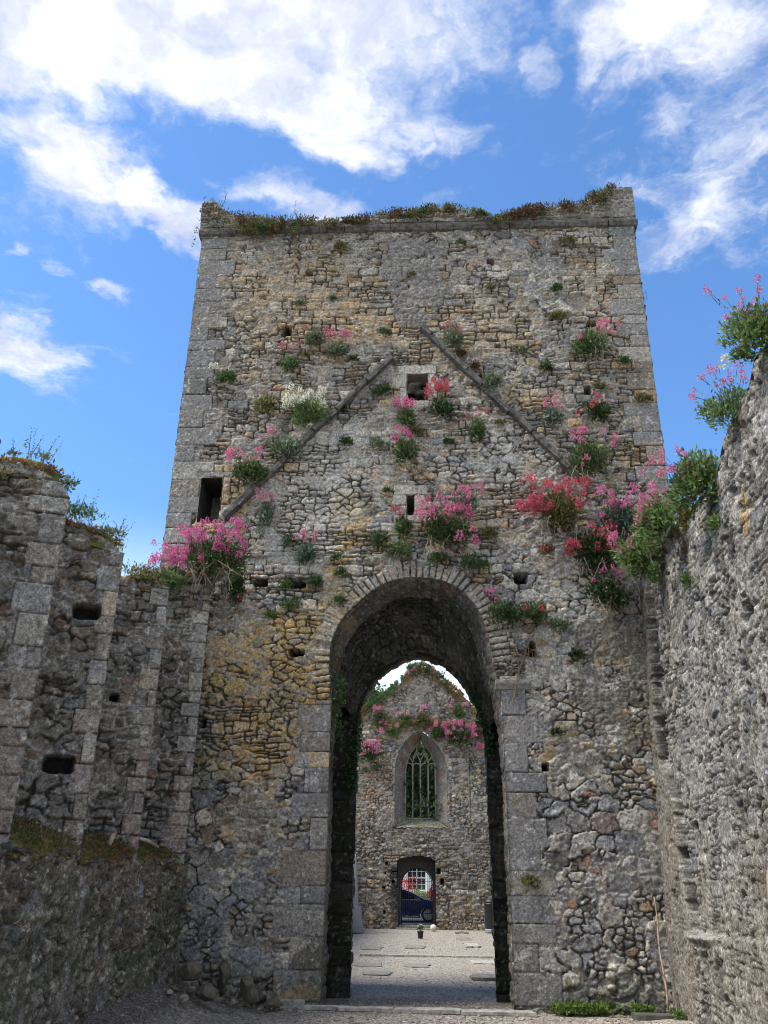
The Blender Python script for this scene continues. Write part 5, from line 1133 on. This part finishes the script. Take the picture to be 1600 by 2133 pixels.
# ---- weeds on the ground
def ground_weeds():
    rng = np.random.default_rng(95); lb = LB(); a, b = (1.87,0.38), (3.79,0.18)
    n = 5200; x = rng.uniform(1.85, 3.55, n); yb = np.interp(x, [1.85, 2.9, 3.55], [.02, .02, -.35]); y = yb-rng.random(n)**1.3*np.interp(x, [1.85, 2.2, 3, 3.3, 3.55], [.25, .32, .22, .45, .4])-.03
    k = fbm(x, y, 3, 3, 3) > .40; gap = ~((x > 2.95) & (x < 3.4) & (y < -.25)); x, y = x[k & gap], y[k & gap]; n = len(x)
    z = rng.random(n)*.12*(fbm(x, y, 5, 6, 2)+.3)+.01; lb.add(np.stack([x, y, z], -1), rng.normal(size=(n, 3))*.7+np.array((0, -.1, .5)), rng.uniform(.03, .07, n), rng.uniform(.02, .035, n), cmix(rng, n, (.075, .13, .025), (.19, .28, .07)), rng)
    o = lb.build('ground_weeds', M_LEAF); tag(o, 'low bright green weeds along the foot of the wall at right', 'weeds', None, 'stuff')
ground_weeds()
# ------------------------------------------------------------------ loose things
def loose_gravel():
    rng = np.random.default_rng(55); n = 9000
    x = rng.uniform(-3.4, 3.4, n); y = np.where(rng.random(n) < .8, rng.uniform(-3.2, 1.0, n), rng.uniform(1.0, 23.5, n)); x = np.where((y > -.1) & (y < 1.5), x*.30, x)
    ft = rng.random(n) < .25; x = np.where(ft & (y < 0), np.sign(x)*rng.uniform(2.6, 3.35, n), x)
    s_ = (.006+.020*rng.random(n)**4); v = unit(np.array([(1, 0, 0), (-1, 0, 0), (0, 1, 0), (0, -1, 0), (0, 0, 1), (0, 0, -1)], float))
    z = .004+.30*(1-sst(x, -3.6, -2.55))*sst(y, -6, -.6)*(1-sst(y, -.1, .6))+.14*(1-sst(x, -3.7, -2.9))*(1-sst(y, -1.5, 0))-.02
    P = np.stack([x, y, z], -1)[:, None]+v[None]*s_[:, None, None]*rng.uniform(.6, 1.4, (n, 6, 1))*np.array((1.2, 1., .6)); f = np.array([(0, 2, 4), (2, 1, 4), (1, 3, 4), (3, 0, 4), (2, 0, 5), (1, 2, 5), (3, 1, 5), (0, 3, 5)])
    F = (np.arange(n)[:, None, None]*6+f[None]).reshape(-1, 3); col = cmix(rng, n, (.18, .155, .13), (.42, .38, .32), .8, 1.2)
    me = fast_mesh('loose_gravel', P.reshape(-1, 3), F, np.repeat(col, 6, 0), False); o = link('loose_gravel', me, M_TWIG); tag(o, 'loose pebbles and chips scattered over the gravel floor', 'gravel', None, 'stuff')
loose_gravel()
def stone(label, c, s, seed, mat, group=None, name='fallen_stone', cat='stone', sub=2):
    m = MB(); m.rock((0, 0, 0), s, seed, sub); o = m.build(name, mat, None, False); o.location = c; return tag(o, label, cat, group)
M_ROCK = flat_mat('fallen_rubble', (.135, .115, .085), .92, 0, .45, 9, .02); M_ROCKL = flat_mat('pale_rubble', (.36, .32, .25), .92, 0, .3, 9, .02)
stone('big squarish fallen block at the back of the heap by the left corner', (-3.16, -.62, .47), (.22, .18, .17), 1, M_ROCK)
stone('large upright fallen block beside the squarish one', (-2.72, -.30, .42), (.17, .15, .20), 2, M_ROCK)
stone('flat oval fallen stone in the middle of the heap', (-2.85, -.85, .25), (.22, .15, .12), 3, M_ROCK)
stone('leaning angular stone at the right end of the heap', (-2.28, -.55, .20), (.20, .12, .13), 4, M_ROCK)
stone('long low stone lying right of the heap', (-1.98, -.42, .08), (.26, .13, .08), 5, M_ROCK)
stone('small bright stone in front of the heap', (-3.12, -1.55, .12), (.09, .07, .055), 6, M_ROCKL)
stone('pale chip lying upright left in the heap', (-3.02, -1.25, .20), (.07, .06, .07), 7, M_ROCKL)
stone('broad stone half buried near the foot of the left wall', (-3.32, -2.35, .10), (.17, .12, .08), 8, M_ROCK)
stone('block leaning on the wall right of the heap', (-2.42, -.22, .27), (.16, .10, .18), 9, M_ROCK)
rr = random.Random(12)
for i in range(26):
    x = rr.uniform(-3.3, -1.6); y = -.35-rr.random()*1.1*(1 if x < -2.5 else .5); s = rr.uniform(.03, .085)
    stone('small broken stone scattered in the rubble heap by the left corner', (x, y, .03+.24*max(0, (-2.2-x))+s*.3), (s*1.3, s, s*.7), 50+i, M_ROCKL if rr.random() < .25 else M_ROCK, 'small broken stones of the heap', sub=1)
def slab(label, x0, x1, y0, y1, h, mat, name, cat, seed=1, jag=.05, z=-.02):
    r = random.Random(seed); pts = []
    for (a, b), (c, d) in zip([(x0, y0), (x1, y0), (x1, y1), (x0, y1)], [(x1, y0), (x1, y1), (x0, y1), (x0, y0)]):
        for k in range(4): pts.append((a+(c-a)*k/4+r.uniform(-jag, jag), b+(d-b)*k/4+r.uniform(-jag, jag)))
    m = MB(); m.prism(pts, z, h, 'z'); o = m.build(name, mat, None, False, .006); return tag(o, label, cat)
ga = (-1.55,-0.17); gb = (1.53,-0.27)
slab('short pale kerb stone at the left foot of the arch', -1.60, -1.12, -.20, -.03, .03, M_PAVE, 'kerb_stone', 'kerb', 1, .03)
slab('pale kerb stone left of the middle of the arch threshold', -1.10, -.34, -.24, -.03, .026, M_PAVE, 'kerb_stone', 'kerb', 2, .03)
slab('long pale kerb stone in the middle of the arch threshold', -.32, .60, -.31, -.05, .03, M_PAVE, 'kerb_stone', 'kerb', 3, .03)
slab('pale kerb stone at the right foot of the arch', .62, 1.62, -.36, -.10, .026, M_PAVE, 'kerb_stone', 'kerb', 4, .03)
slab('pale flat flagstone left of the arch threshold', -1.95, -1.62, -.12, .12, .09, M_PAVE, 'flagstone', 'flagstone', 5, .03)
slab('dark flat slab lying in the weeds by the right corner', 2.93, 3.42, -.60, -.34, .055, flat_mat('damp_slab', (.085, .08, .068), .8, 0, .3, 9, .01), 'stone_slab', 'slab', 6, .02)
m = MB(); k0 = (-1.56,9.66); k1 = (1.75,9.83); r = random.Random(3); x = k0[0]
while x < k1[0]: w = r.uniform(.5, .8); m.box(x+.01, min(x+w, k1[0])-.01, 9.70+r.uniform(-.02, .02), 9.82, -.05, .03); x += w
o = m.build('edging_line', M_PAVE, None, False, .008); tag(o, 'thin pale line of edging stones across the gravel beyond the arch', 'edging')
for i, (a, lab) in enumerate((((-1.43,12.51), 'grey flush grave slab far left beyond the edging'), ((-0.22,13.45), 'grey flush grave slab in the middle beyond the edging'), ((-1.27,7.21), 'bluish grave slab at left just this side of the edging'),
      ((-0.09,7.22), 'dark grave slab in the middle this side of the edging'), ((-0.89,5.27), 'darkest grave slab at left, nearest the arch'), ((1.34,4.75), 'broken pale rimmed grave slab cut off by the right jamb'), ((1.43,8.46), 'sandy broken slab at right this side of the edging'), ((1.3,17.75), 'small grey slab with a wreath behind it'), ((1.47,14.12), 'tilted pale slab at right beyond the edging'))):
    w = (.27, .26, .36, .28, .27, .36, .26, .2, .2)[i]; d = .40+.25*(a[1] > 9)
    slab(lab, a[0]-w, a[0]+w, a[1]-d, a[1]+d, .001+.03*(i in (5, 8)), (M_SLAB, M_SLAB, M_SLAB, M_SLAB, M_SLAB, M_SLAB, M_PAVE, M_SLAB, M_PAVE)[i], 'grave_slab', 'grave slab', 20+i, .06)
# wreath behind the small slab
m = MB(); r = random.Random(9)
for i in range(26): a = i/26*2*PI; m.rock((.22*math.cos(a), .16*math.sin(a), .06+r.uniform(0, .05)), (.04, .04, .03), i, 1)
o = m.build('wreath', M_ROCK); wp = (1.32,19.21); o.location = (wp[0], wp[1]+.5, 0); tag(o, 'low withered wreath lying behind the small grey slab', 'wreath')
# flower pot
p = (-0.12,17.32); t = thing('flower_pot', 'small black pot of white flowers on the gravel beyond the arch', 'flower pot', (p[0], p[1], 0))
m = MB(); m.lathe([(.075, 0), (.10, .20), (.11, .20), (.11, .23), (.085, .23)], 18); m.build('pot', M_POT, t, True)
rng = np.random.default_rng(6); lb = LB(); n = 60; lb.add(np.stack([rng.normal(size=n)*.05, rng.normal(size=n)*.05, .24+rng.random(n)*.12], -1), rng.normal(size=(n, 3))+np.array((0, 0, .8)), .09, .03, cmix(rng, n, *GREENS['dark']), rng); lb.build('leaves', M_LEAF, t)
lb = LB(); n = 26; lb.add(np.stack([rng.normal(size=n)*.05, rng.normal(size=n)*.05, .36+rng.random(n)*.06], -1), rng.normal(size=(n, 3)), .05, .045, cmix(rng, n, (.7, .7, .6), (.8, .8, .75)), rng); lb.build('blossom', M_PETAL, t)
p = (0.33,22.62); m = MB(); m.lathe([(.04, -.115), (.09, -.09), (.12, 0), (.115, .05), (.085, .10), (.03, .125)], 20); o = m.build('round_stone', M_LIMEWASH, None, True); o.location = (p[0], p[1]-.1, .10); tag(o, 'round white stone at the right foot of the far doorway', 'stone')
# granite obelisk monument seen at the left edge of the arch view
p = (-2.57,20.56); t = thing('grave_monument', 'grey granite pedestal and spire just showing at the left edge of the arch', 'gravestone', (p[0]-.12, p[1], 0))
m = MB(); m.box(-.48, .48, -.4, .4, 0, .16); m.build('plinth', M_GRANITE, t, bevel=.015)
def frustum(m, a, b, z0, z1):
    A = [m.bm.verts.new((x*a, y*a, z0)) for x, y in ((-1, -1), (1, -1), (1, 1), (-1, 1))]; B = [m.bm.verts.new((x*b, y*b, z1)) for x, y in ((-1, -1), (1, -1), (1, 1), (-1, 1))]
    m.bm.faces.new(A[::-1]); m.bm.faces.new(B)
    for i in range(4): m.bm.faces.new([A[i], A[(i+1) % 4], B[(i+1) % 4], B[i]])
m = MB(); frustum(m, .40, .33, .16, .86); m.build('pedestal', M_GRANITE, t, bevel=.01)
m = MB(); frustum(m, .24, .13, .86, 2.6); frustum(m, .13, .002, 2.6, 2.8); m.build('shaft', M_GRANITE, t, bevel=.008)
# litter bin at the right
p = (2.42,22.22); t = thing('litter_bin', 'tall black litter bin against the far wall at the right edge of the arch view', 'litter bin', (p[0]+.12, p[1]-.3, 0))
m = MB(); m.lathe([(.26, 0), (.27, .04), (.27, .11), (.25, .13)], 24); m.build('base', M_GRANITE, t, True, .004)
m = MB(); m.lathe([(.245, .13), (.26, .18), (.27, .95), (.285, .97), (.285, 1.01), (.2, 1.02)], 24); m.build('body', M_BIN, t, True)
m = MB(); m.lathe([(.27, 1.02), (.28, 1.05), (.22, 1.14), (.03, 1.17)], 24); m.build('lid', M_BIN, t, True)
# leaning dead branch in the right corner, sticks on the ledge
a = (3.47,1.49); m = MB(); r = random.Random(2); pts = []
for k in np.linspace(0, 1, 12): pts.append((3.40+(a[0]-.02-3.40)*k+.012*math.sin(k*9), -.42+.36*k, .10+(a[1]-.1)*k))
m.tube(pts, [.017-.008*k for k in np.linspace(0, 1, 12)], 6)
for k in (3, 6, 8): p0 = Vector(pts[k]); m.tube([p0, p0+Vector((-.04, -.02, .05)), p0+Vector((-.06, -.04, .12))], [.008, .006, .003], 4)
o = m.build('dead_branch', M_WOOD, None, True); tag(o, 'thin dry branch leaning upright in the right hand corner', 'branch')
m = MB(); m.tube([(-3.66, -2.05, 2.13), (-3.60, -1.75, 2.10), (-3.56, -1.40, 2.04)], [.022, .024, .02], 6); o = m.build('bleached_stick', M_PALEWOOD, None, True); tag(o, 'straight bleached stick lying on the mossy ledge', 'stick')
m = MB(); m.tube([(-3.55, -3.35, 1.99), (-3.56, -3.25, 2.08), (-3.60, -3.05, 2.14), (-3.70, -2.8, 2.14)], [.03, .028, .024, .02], 6); o = m.build('bent_stick', M_WOOD, None, True); tag(o, 'bent brown stick curling on the mossy ledge', 'stick')
# ------------------------------------------------------------------ beyond the gate
def car():
    t = thing('parked_car', 'dark blue car parked beyond the far gate, seen from the side', 'car', (.12, 31.6, -.02))
    # profile in x (front to the right), wheel axle at x=0
    up = [(-3.30, .45), (-3.38, .80), (-3.30, .96), (-3.05, 1.02), (-2.55, 1.34), (-2.2, 1.42), (-1.55, 1.45), (-1.15, 1.41), (-.75, 1.27), (-.18, 1.00), (.10, .96), (.55, .86), (.80, .72), (.86, .50), (.84, .30), (.70, .22)]
    def arch(cx): return [(cx+.37*math.cos(a), .31+.37*math.sin(a)) for a in np.linspace(0.05, PI-.05, 12)]
    low = [(.37, .20)]+arch(0)+[(-.37, .18), (-2.2, .18)]+arch(-2.6)+[(-2.98, .22), (-3.25, .28)]
    m = MB(); m.prism(up+low, 0, 1.72); bmv = m.bm.verts
    for v in bmv:
        if v.co.z > .92: k = (v.co.z-.92)/.55; v.co.y = .86+(v.co.y-.86)*(1-.26*k)
        k = max(0, abs(v.co.x+1.25)-1.5)/.7; v.co.y = .86+(v.co.y-.86)*(1-.12*k)
    b = m.build('body', M_PAINT, t, False, .035)
    g = MB(); g.prism([(-2.62, .99), (-2.30, 1.31), (-2.0, 1.36), (-1.60, 1.37), (-1.60, .99)], -.004, .01); g.prism([(-1.54, .99), (-1.54, 1.365), (-1.25, 1.34), (-.85, 1.20), (-.42, .99)], -.004, .01)
    for v in g.bm.verts: k = (v.co.z-.92)/.55; v.co.y += .86*.26*k-.012
    g.build('side_window', M_GLASS, t)
    s = MB(); s.box(-2.75, -.35, -.012, .02, .955, .975); s.box(-2.15, -.45, -.012, .02, .235, .262); s.build('trim', M_CHROME, t)
    s = MB(); s.box(-1.575, -1.565, -.004, .01, .28, .95); s.box(-.46, -.45, -.004, .01, .40, .95); s.build('door_seam', M_IRON, t)
    for hx in (-2.35, -1.35): s = MB(); s.box(hx, hx+.17, -.03, .01, .86, .885); s.build('door_handle', M_PAINT, t, False, .006)
    s = MB(); s.box(-.62, -.42, -.16, .02, .98, 1.10); s.build('mirror', M_PAINT, t, False, .03)
    s = MB(); s.box(.58, .83, .06, .35, .62, .76); s.build('headlight', M_CHROME, t, False, .03)
    for wx in (0, -2.6):
        for wy in (.10, 1.62):
            w = MB(); w.lathe([(.21, -.10), (.30, -.10), (.325, -.06), (.325, .06), (.30, .10), (.21, .10)], 28, (wx, wy, .325), 'y'); wo_ = w.build('wheel', M_TYRE, t, True)
            w = MB(); w.lathe([(.20, -.11), (.225, -.115), (.235, -.10), (.21, -.06)], 28, (wx, wy, .325), 'y')
            for i in range(5):
                a = i*2*PI/5+.3; c, s_ = math.cos(a), math.sin(a); M = Matrix.Translation((wx, wy, .325)) @ Matrix.Rotation(-a, 4, 'Y'); w.box(.02, .21, -.108, -.09, -.022, .022, M)
            w.lathe([(.0, -.12), (.05, -.115), (.05, -.09)], 14, (wx, wy, .325), 'y'); w.build('rim', M_ALLOY, wo_)
car()
def house():
    t = thing('white_house', 'white rendered house across the road with a sash window', 'house', (-.6, 42, 0))
    m = MB(); m.box(-7, -.55+.0, 0, 7, 0, 5.6); m.box(.62, 8, 0, 7, 0, 5.6); m.box(-.549, .619, 0, 7, 0, 1.30); m.box(-.549, .619, 0, 7, 2.75, 5.6); m.build('wall', M_WHITE, t)
    m = MB(); m.box(-.54, .61, .25, .30, 1.31, 2.74); m.build('window_pane', M_PANE, t)
    w = MB()
    for x in (-.53, .03, .58): w.box(x-.03, x+.03, .12, .2, 1.31, 2.74)
    for x in (-.25, .30): w.box(x-.012, x+.012, .13, .19, 1.31, 2.74)
    for z in (1.33, 2.02, 2.72): w.box(-.54, .61, .115, .205, z-.03, z+.03)
    for z in (1.66, 2.37): w.box(-.54, .61, .135, .185, z-.012, z+.012)
    w.build('window_frame', M_FRAME, t)
    m = MB(); m.box(-.66, .73, -.10, .12, 1.20, 1.299); m.build('window_sill', M_FRAME, t)
    for x in (-4., 4.5): 
        m = MB(); m.box(x-.55, x+.55, -.01, .01, 1.3, 2.75); m.build('window_pane', M_PANE, t); m = MB(); m.box(x-.6, x-.54, -.03, .02, 1.25, 2.8); m.box(x+.54, x+.6, -.03, .02, 1.25, 2.8); m.box(x-.54, x+.54, -.03, .02, 2.74, 2.8); m.box(x-.54, x+.54, -.03, .02, 2.0, 2.05); m.box(x-.54, x+.54, -.03, .02, 1.25, 1.3); m.build('window_frame', M_FRAME, t)
    m = MB(); m.prism([(-.5, 5.601), (3.5, 7.9), (7.5, 5.601)], -7.3, 8.3, 'x'); m.build('roof', M_ROOF, t)
    m = MB(); m.box(-5.8, -5.0, 3.1, 3.9, 7.2, 8.9); m.build('chimney', M_WHITE, t)
house()
def bush(label, pos, r, h, cols, seed, name='shrub', n=1500, leaf=.09):
    rng = np.random.default_rng(seed); t = thing(name, label, 'shrub', pos); lb = LB(); cl = unit(rng.normal(size=(14, 3)))*rng.uniform(.4, .8, (14, 1)); i = rng.integers(0, 14, n)
    p = (cl[i]+unit(rng.normal(size=(n, 3)))*.42*rng.random((n, 1))**.4)*np.array((r, r, h*.5))+np.array((0, 0, h*.58)); p[:, 2] = np.maximum(p[:, 2], .05)
    L_ = rng.uniform(.6, 1.3, n)*leaf; lb.add(p, rng.normal(size=(n, 3))+np.array((0, 0, .2)), L_, L_*.5, cmix(rng, n, *cols, .7, 1.3), rng); lb.build('foliage', M_LEAF, t)
    m = MB(); r_ = random.Random(seed)
    for k in range(5): m.tube([(0, 0, 0), (r_.uniform(-.2, .2)*r, r_.uniform(-.2, .2)*r, h*.3), (r_.uniform(-.6, .6)*r, r_.uniform(-.6, .6)*r, h*.75)], [.03, .02, .01], 5)
    m.build('stem', M_WOOD, t)
bush('scarlet leafed shrub in front of the white house at left', (-1.25, 38.6, 0), .95, 2.25, ((.55, .02, .03), (.75, .09, .08)), 501)
bush('dark crimson shrub in front of the white house at right', (.50, 37.6, 0), .50, 1.75, ((.16, .01, .02), (.40, .04, .05)), 503)
bush('light green shrub between the red shrubs', (-.28, 36.8, 0), .55, 1.45, ((.16, .26, .06), (.34, .46, .14)), 505)
m = MB(); m.box(-12, 12, 39.6, 39.8, 0, .55); m.box(-12, 12, 39.56, 39.84, .551, .62); o = m.build('garden_wall', M_WHITE); tag(o, 'low white garden wall in front of the house across the road', 'wall')
def tree(label, pos, h, r, tone, seed, n=9000, trunk=.3, low=.3, group='trees behind the far gable', leaf=.16):
    rng = np.random.default_rng(seed); t = thing('broadleaf_tree', label, 'tree', pos); rr = random.Random(seed); m = MB()
    tips = []
    m.tube([(0, 0, -.1), (.05, 0, h*.2), (-.1, .1, h*.5), (.05, 0, h*.85)], [trunk, trunk*.8, trunk*.5, trunk*.12], 8)
    for k in range(13):
        z = h*(low*.6+.6*k/13); a = rr.uniform(0, 6.28); L_ = r*rr.uniform(.6, .95); tip = (math.cos(a)*L_, math.sin(a)*L_, z+h*rr.uniform(.08, .22)); tips.append(tip)
        m.tube([(0, 0, z), (tip[0]*.5, tip[1]*.5, z+h*.06), tip], [trunk*.35, trunk*.2, .03], 5)
    m.build('trunk', flat_mat('bark', (.08, .065, .05), .9, 0, .3, 12, .01) if 'bark' not in bpy.data.materials else bpy.data.materials['bark'], t)
    cs = []
    for k in range(70):
        d = unit(rng.normal(size=3)); q = rng.random()**.4; cs.append(np.array((d[0]*r*q, d[1]*r*q, h*(low+(1-low)*.5)+d[2]*h*(1-low)*.5*q)))
    cs = np.array(cs+[np.array(x_) for x_ in tips]); i = rng.integers(0, len(cs), n); cr = rng.uniform(.55, 1.25, len(cs))*r*.27
    d = unit(rng.normal(size=(n, 3))); p = cs[i]+d*(cr[i]*rng.random(n)**.35)[:, None]*np.array((1.15, 1.15, .75)); L_ = rng.uniform(.7, 1.35, n)*leaf
    tone_k = rng.uniform(.6, 1.3, len(cs))[i][:, None]; lb = LB(); lb.add(p, d*.5+rng.normal(size=(n, 3))*.7+np.array((0, 0, -.1)), L_, L_*.55, cmix(rng, n, *GREENS[tone])*tone_k, rng); lb.build('crown', M_LEAF, t)
tree('dark green broadleaf tree filling the tracery of the far window', (-2.7, 29.0, 0), 10.9, 5.2, 'mid', 601, 46000, low=.36, leaf=.21)
tree('second broadleaf tree standing farther right behind the far gable', (4.6, 29.2, 0), 10.6, 4.9, 'dark', 603, 24000, low=.38, leaf=.20)
tree('taller broadleaf tree behind the white house', (.5, 56, 0), 14.5, 7.5, 'dark', 605, 12000, .4, .3, leaf=.26)
# ------------------------------------------------------------------ bystander close to the viewer at the right edge
def person():
    t = thing('person', 'person with blond hair cut off at the right edge of the frame', 'person', (.682, -12.64, .035), R_(20))
    me = bpy.data.meshes.new('body'); J = [(0, 0, .93), (0, .0, 1.10), (0, .01, 1.27), (0, .01, 1.36), (0, .01, 1.43), (.15, .0, 1.34), (.20, -.02, 1.06), (.21, .06, .83), (-.15, .0, 1.34), (-.20, -.02, 1.06), (-.21, .06, .83), (.09, 0, .88), (.10, .02, .48), (.10, -.03, .07), (.11, .13, .04), (-.09, 0, .88), (-.10, .02, .48), (-.10, -.03, .07), (-.11, .13, .04)]
    Ed = [(0, 1), (1, 2), (2, 3), (3, 4), (2, 5), (5, 6), (6, 7), (2, 8), (8, 9), (9, 10), (0, 11), (11, 12), (12, 13), (13, 14), (0, 15), (15, 16), (16, 17), (17, 18)]
    Rd = [.14, .125, .13, .07, .05, .06, .04, .03, .06, .04, .03, .095, .06, .042, .035, .095, .06, .042, .035]
    me.from_pydata(J, Ed, []); o = link('body', me, M_CLOTH, t); sk = o.modifiers.new('skin', 'SKIN'); o.modifiers.new('sub', 'SUBSURF').levels = 1; o.modifiers['sub'].render_levels = 2
    for i, v in enumerate(me.skin_vertices[0].data): v.radius = (Rd[i], Rd[i]*.8)
    me.skin_vertices[0].data[0].use_root = True
    for sx in (-1, 1): # hands: palm and five bent fingers
        hm = bpy.data.meshes.new('hand'); x = .21*sx; Jh = [(x, .06, .83), (x, .08, .76)]; Eh = [(0, 1)]; Rh = [.026, .034]
        for f in range(4):
            b = len(Jh); yy = .045+.022*f; ln = (.06, .072, .068, .052)[f]; Jh += [(x, yy, .735), (x-sx*.006, yy+.004, .735-ln*.55), (x-sx*.02, yy+.004, .735-ln)]; Eh += [(1, b), (b, b+1), (b+1, b+2)]; Rh += [.010, .0085, .0075]
        b = len(Jh); Jh += [(x-sx*.02, .105, .77), (x-sx*.03, .125, .735)]; Eh += [(1, b), (b, b+1)]; Rh += [.011, .009]
        hm.from_pydata(Jh, Eh, []); ho = link('hand', hm, M_SKIN, t); ho.modifiers.new('skin', 'SKIN'); ho.modifiers.new('sub', 'SUBSURF').render_levels = 1
        for i, v in enumerate(hm.skin_vertices[0].data): v.radius = (Rh[i], Rh[i]*.8)
        hm.skin_vertices[0].data[0].use_root = True
    m = MB(); bmesh.ops.create_uvsphere(m.bm, u_segments=24, v_segments=18, radius=1.)
    for v in m.bm.verts:
        x, y, z = v.co; jaw = max(0, -z); v.co = Vector((x*.076*(1-.32*jaw*max(0, y+.3)), y*.096*(1-.12*jaw)+(.018*math.exp(-((x/.2)**2+((z+.12)/.22)**2)) if y > .5 else 0), z*.118+1.535))
    for sx in (-1, 1): m.rock((sx*.078, -.005, 1.53), (.012, .022, .032), 3)
    m.build('head', M_SKIN, t, True)
    m = MB()
    for sx in (-1, 1): m.rock((sx*.030, .085, 1.548), (.013, .010, .008), 4)
    m.build('eye', M_PANE, t, True); m = MB(); m.rock((0, .088, 1.478), (.024, .008, .006), 5); m.build('mouth', flat_mat('lips', (.45, .16, .15), .5), t, True)
    # hair: cap and falling strands
    m = MB(); bmesh.ops.create_uvsphere(m.bm, u_segments=28, v_segments=18, radius=1.)
    for v in m.bm.verts: x, y, z = v.co; v.co = Vector((x*.090, y*.108-.012, z*.124+1.548)); 
    bmesh.ops.delete(m.bm, geom=[v for v in m.bm.verts if v.co.y > .045 and v.co.z < 1.60], context='VERTS')
    rr = random.Random(5)
    for i in range(150):
        a = rr.uniform(PI*.92, PI*2.08); cx, cy = .088*math.cos(a), .104*math.sin(a)-.012; w = rr.uniform(.004, .008); e = rr.uniform(1.28, 1.42)
        m.tube([(cx*.9, cy*.9, 1.60), (cx*1.04, cy*1.04, 1.52), (cx*1.0+rr.uniform(-.012, .012), cy*1.0-.01, 1.43), (cx*.8+rr.uniform(-.02, .02), cy*.8-.015, e)], [w, w, w*.8, w*.3], 4, False)
    m.build('hair', M_HAIR, t, True)
person()
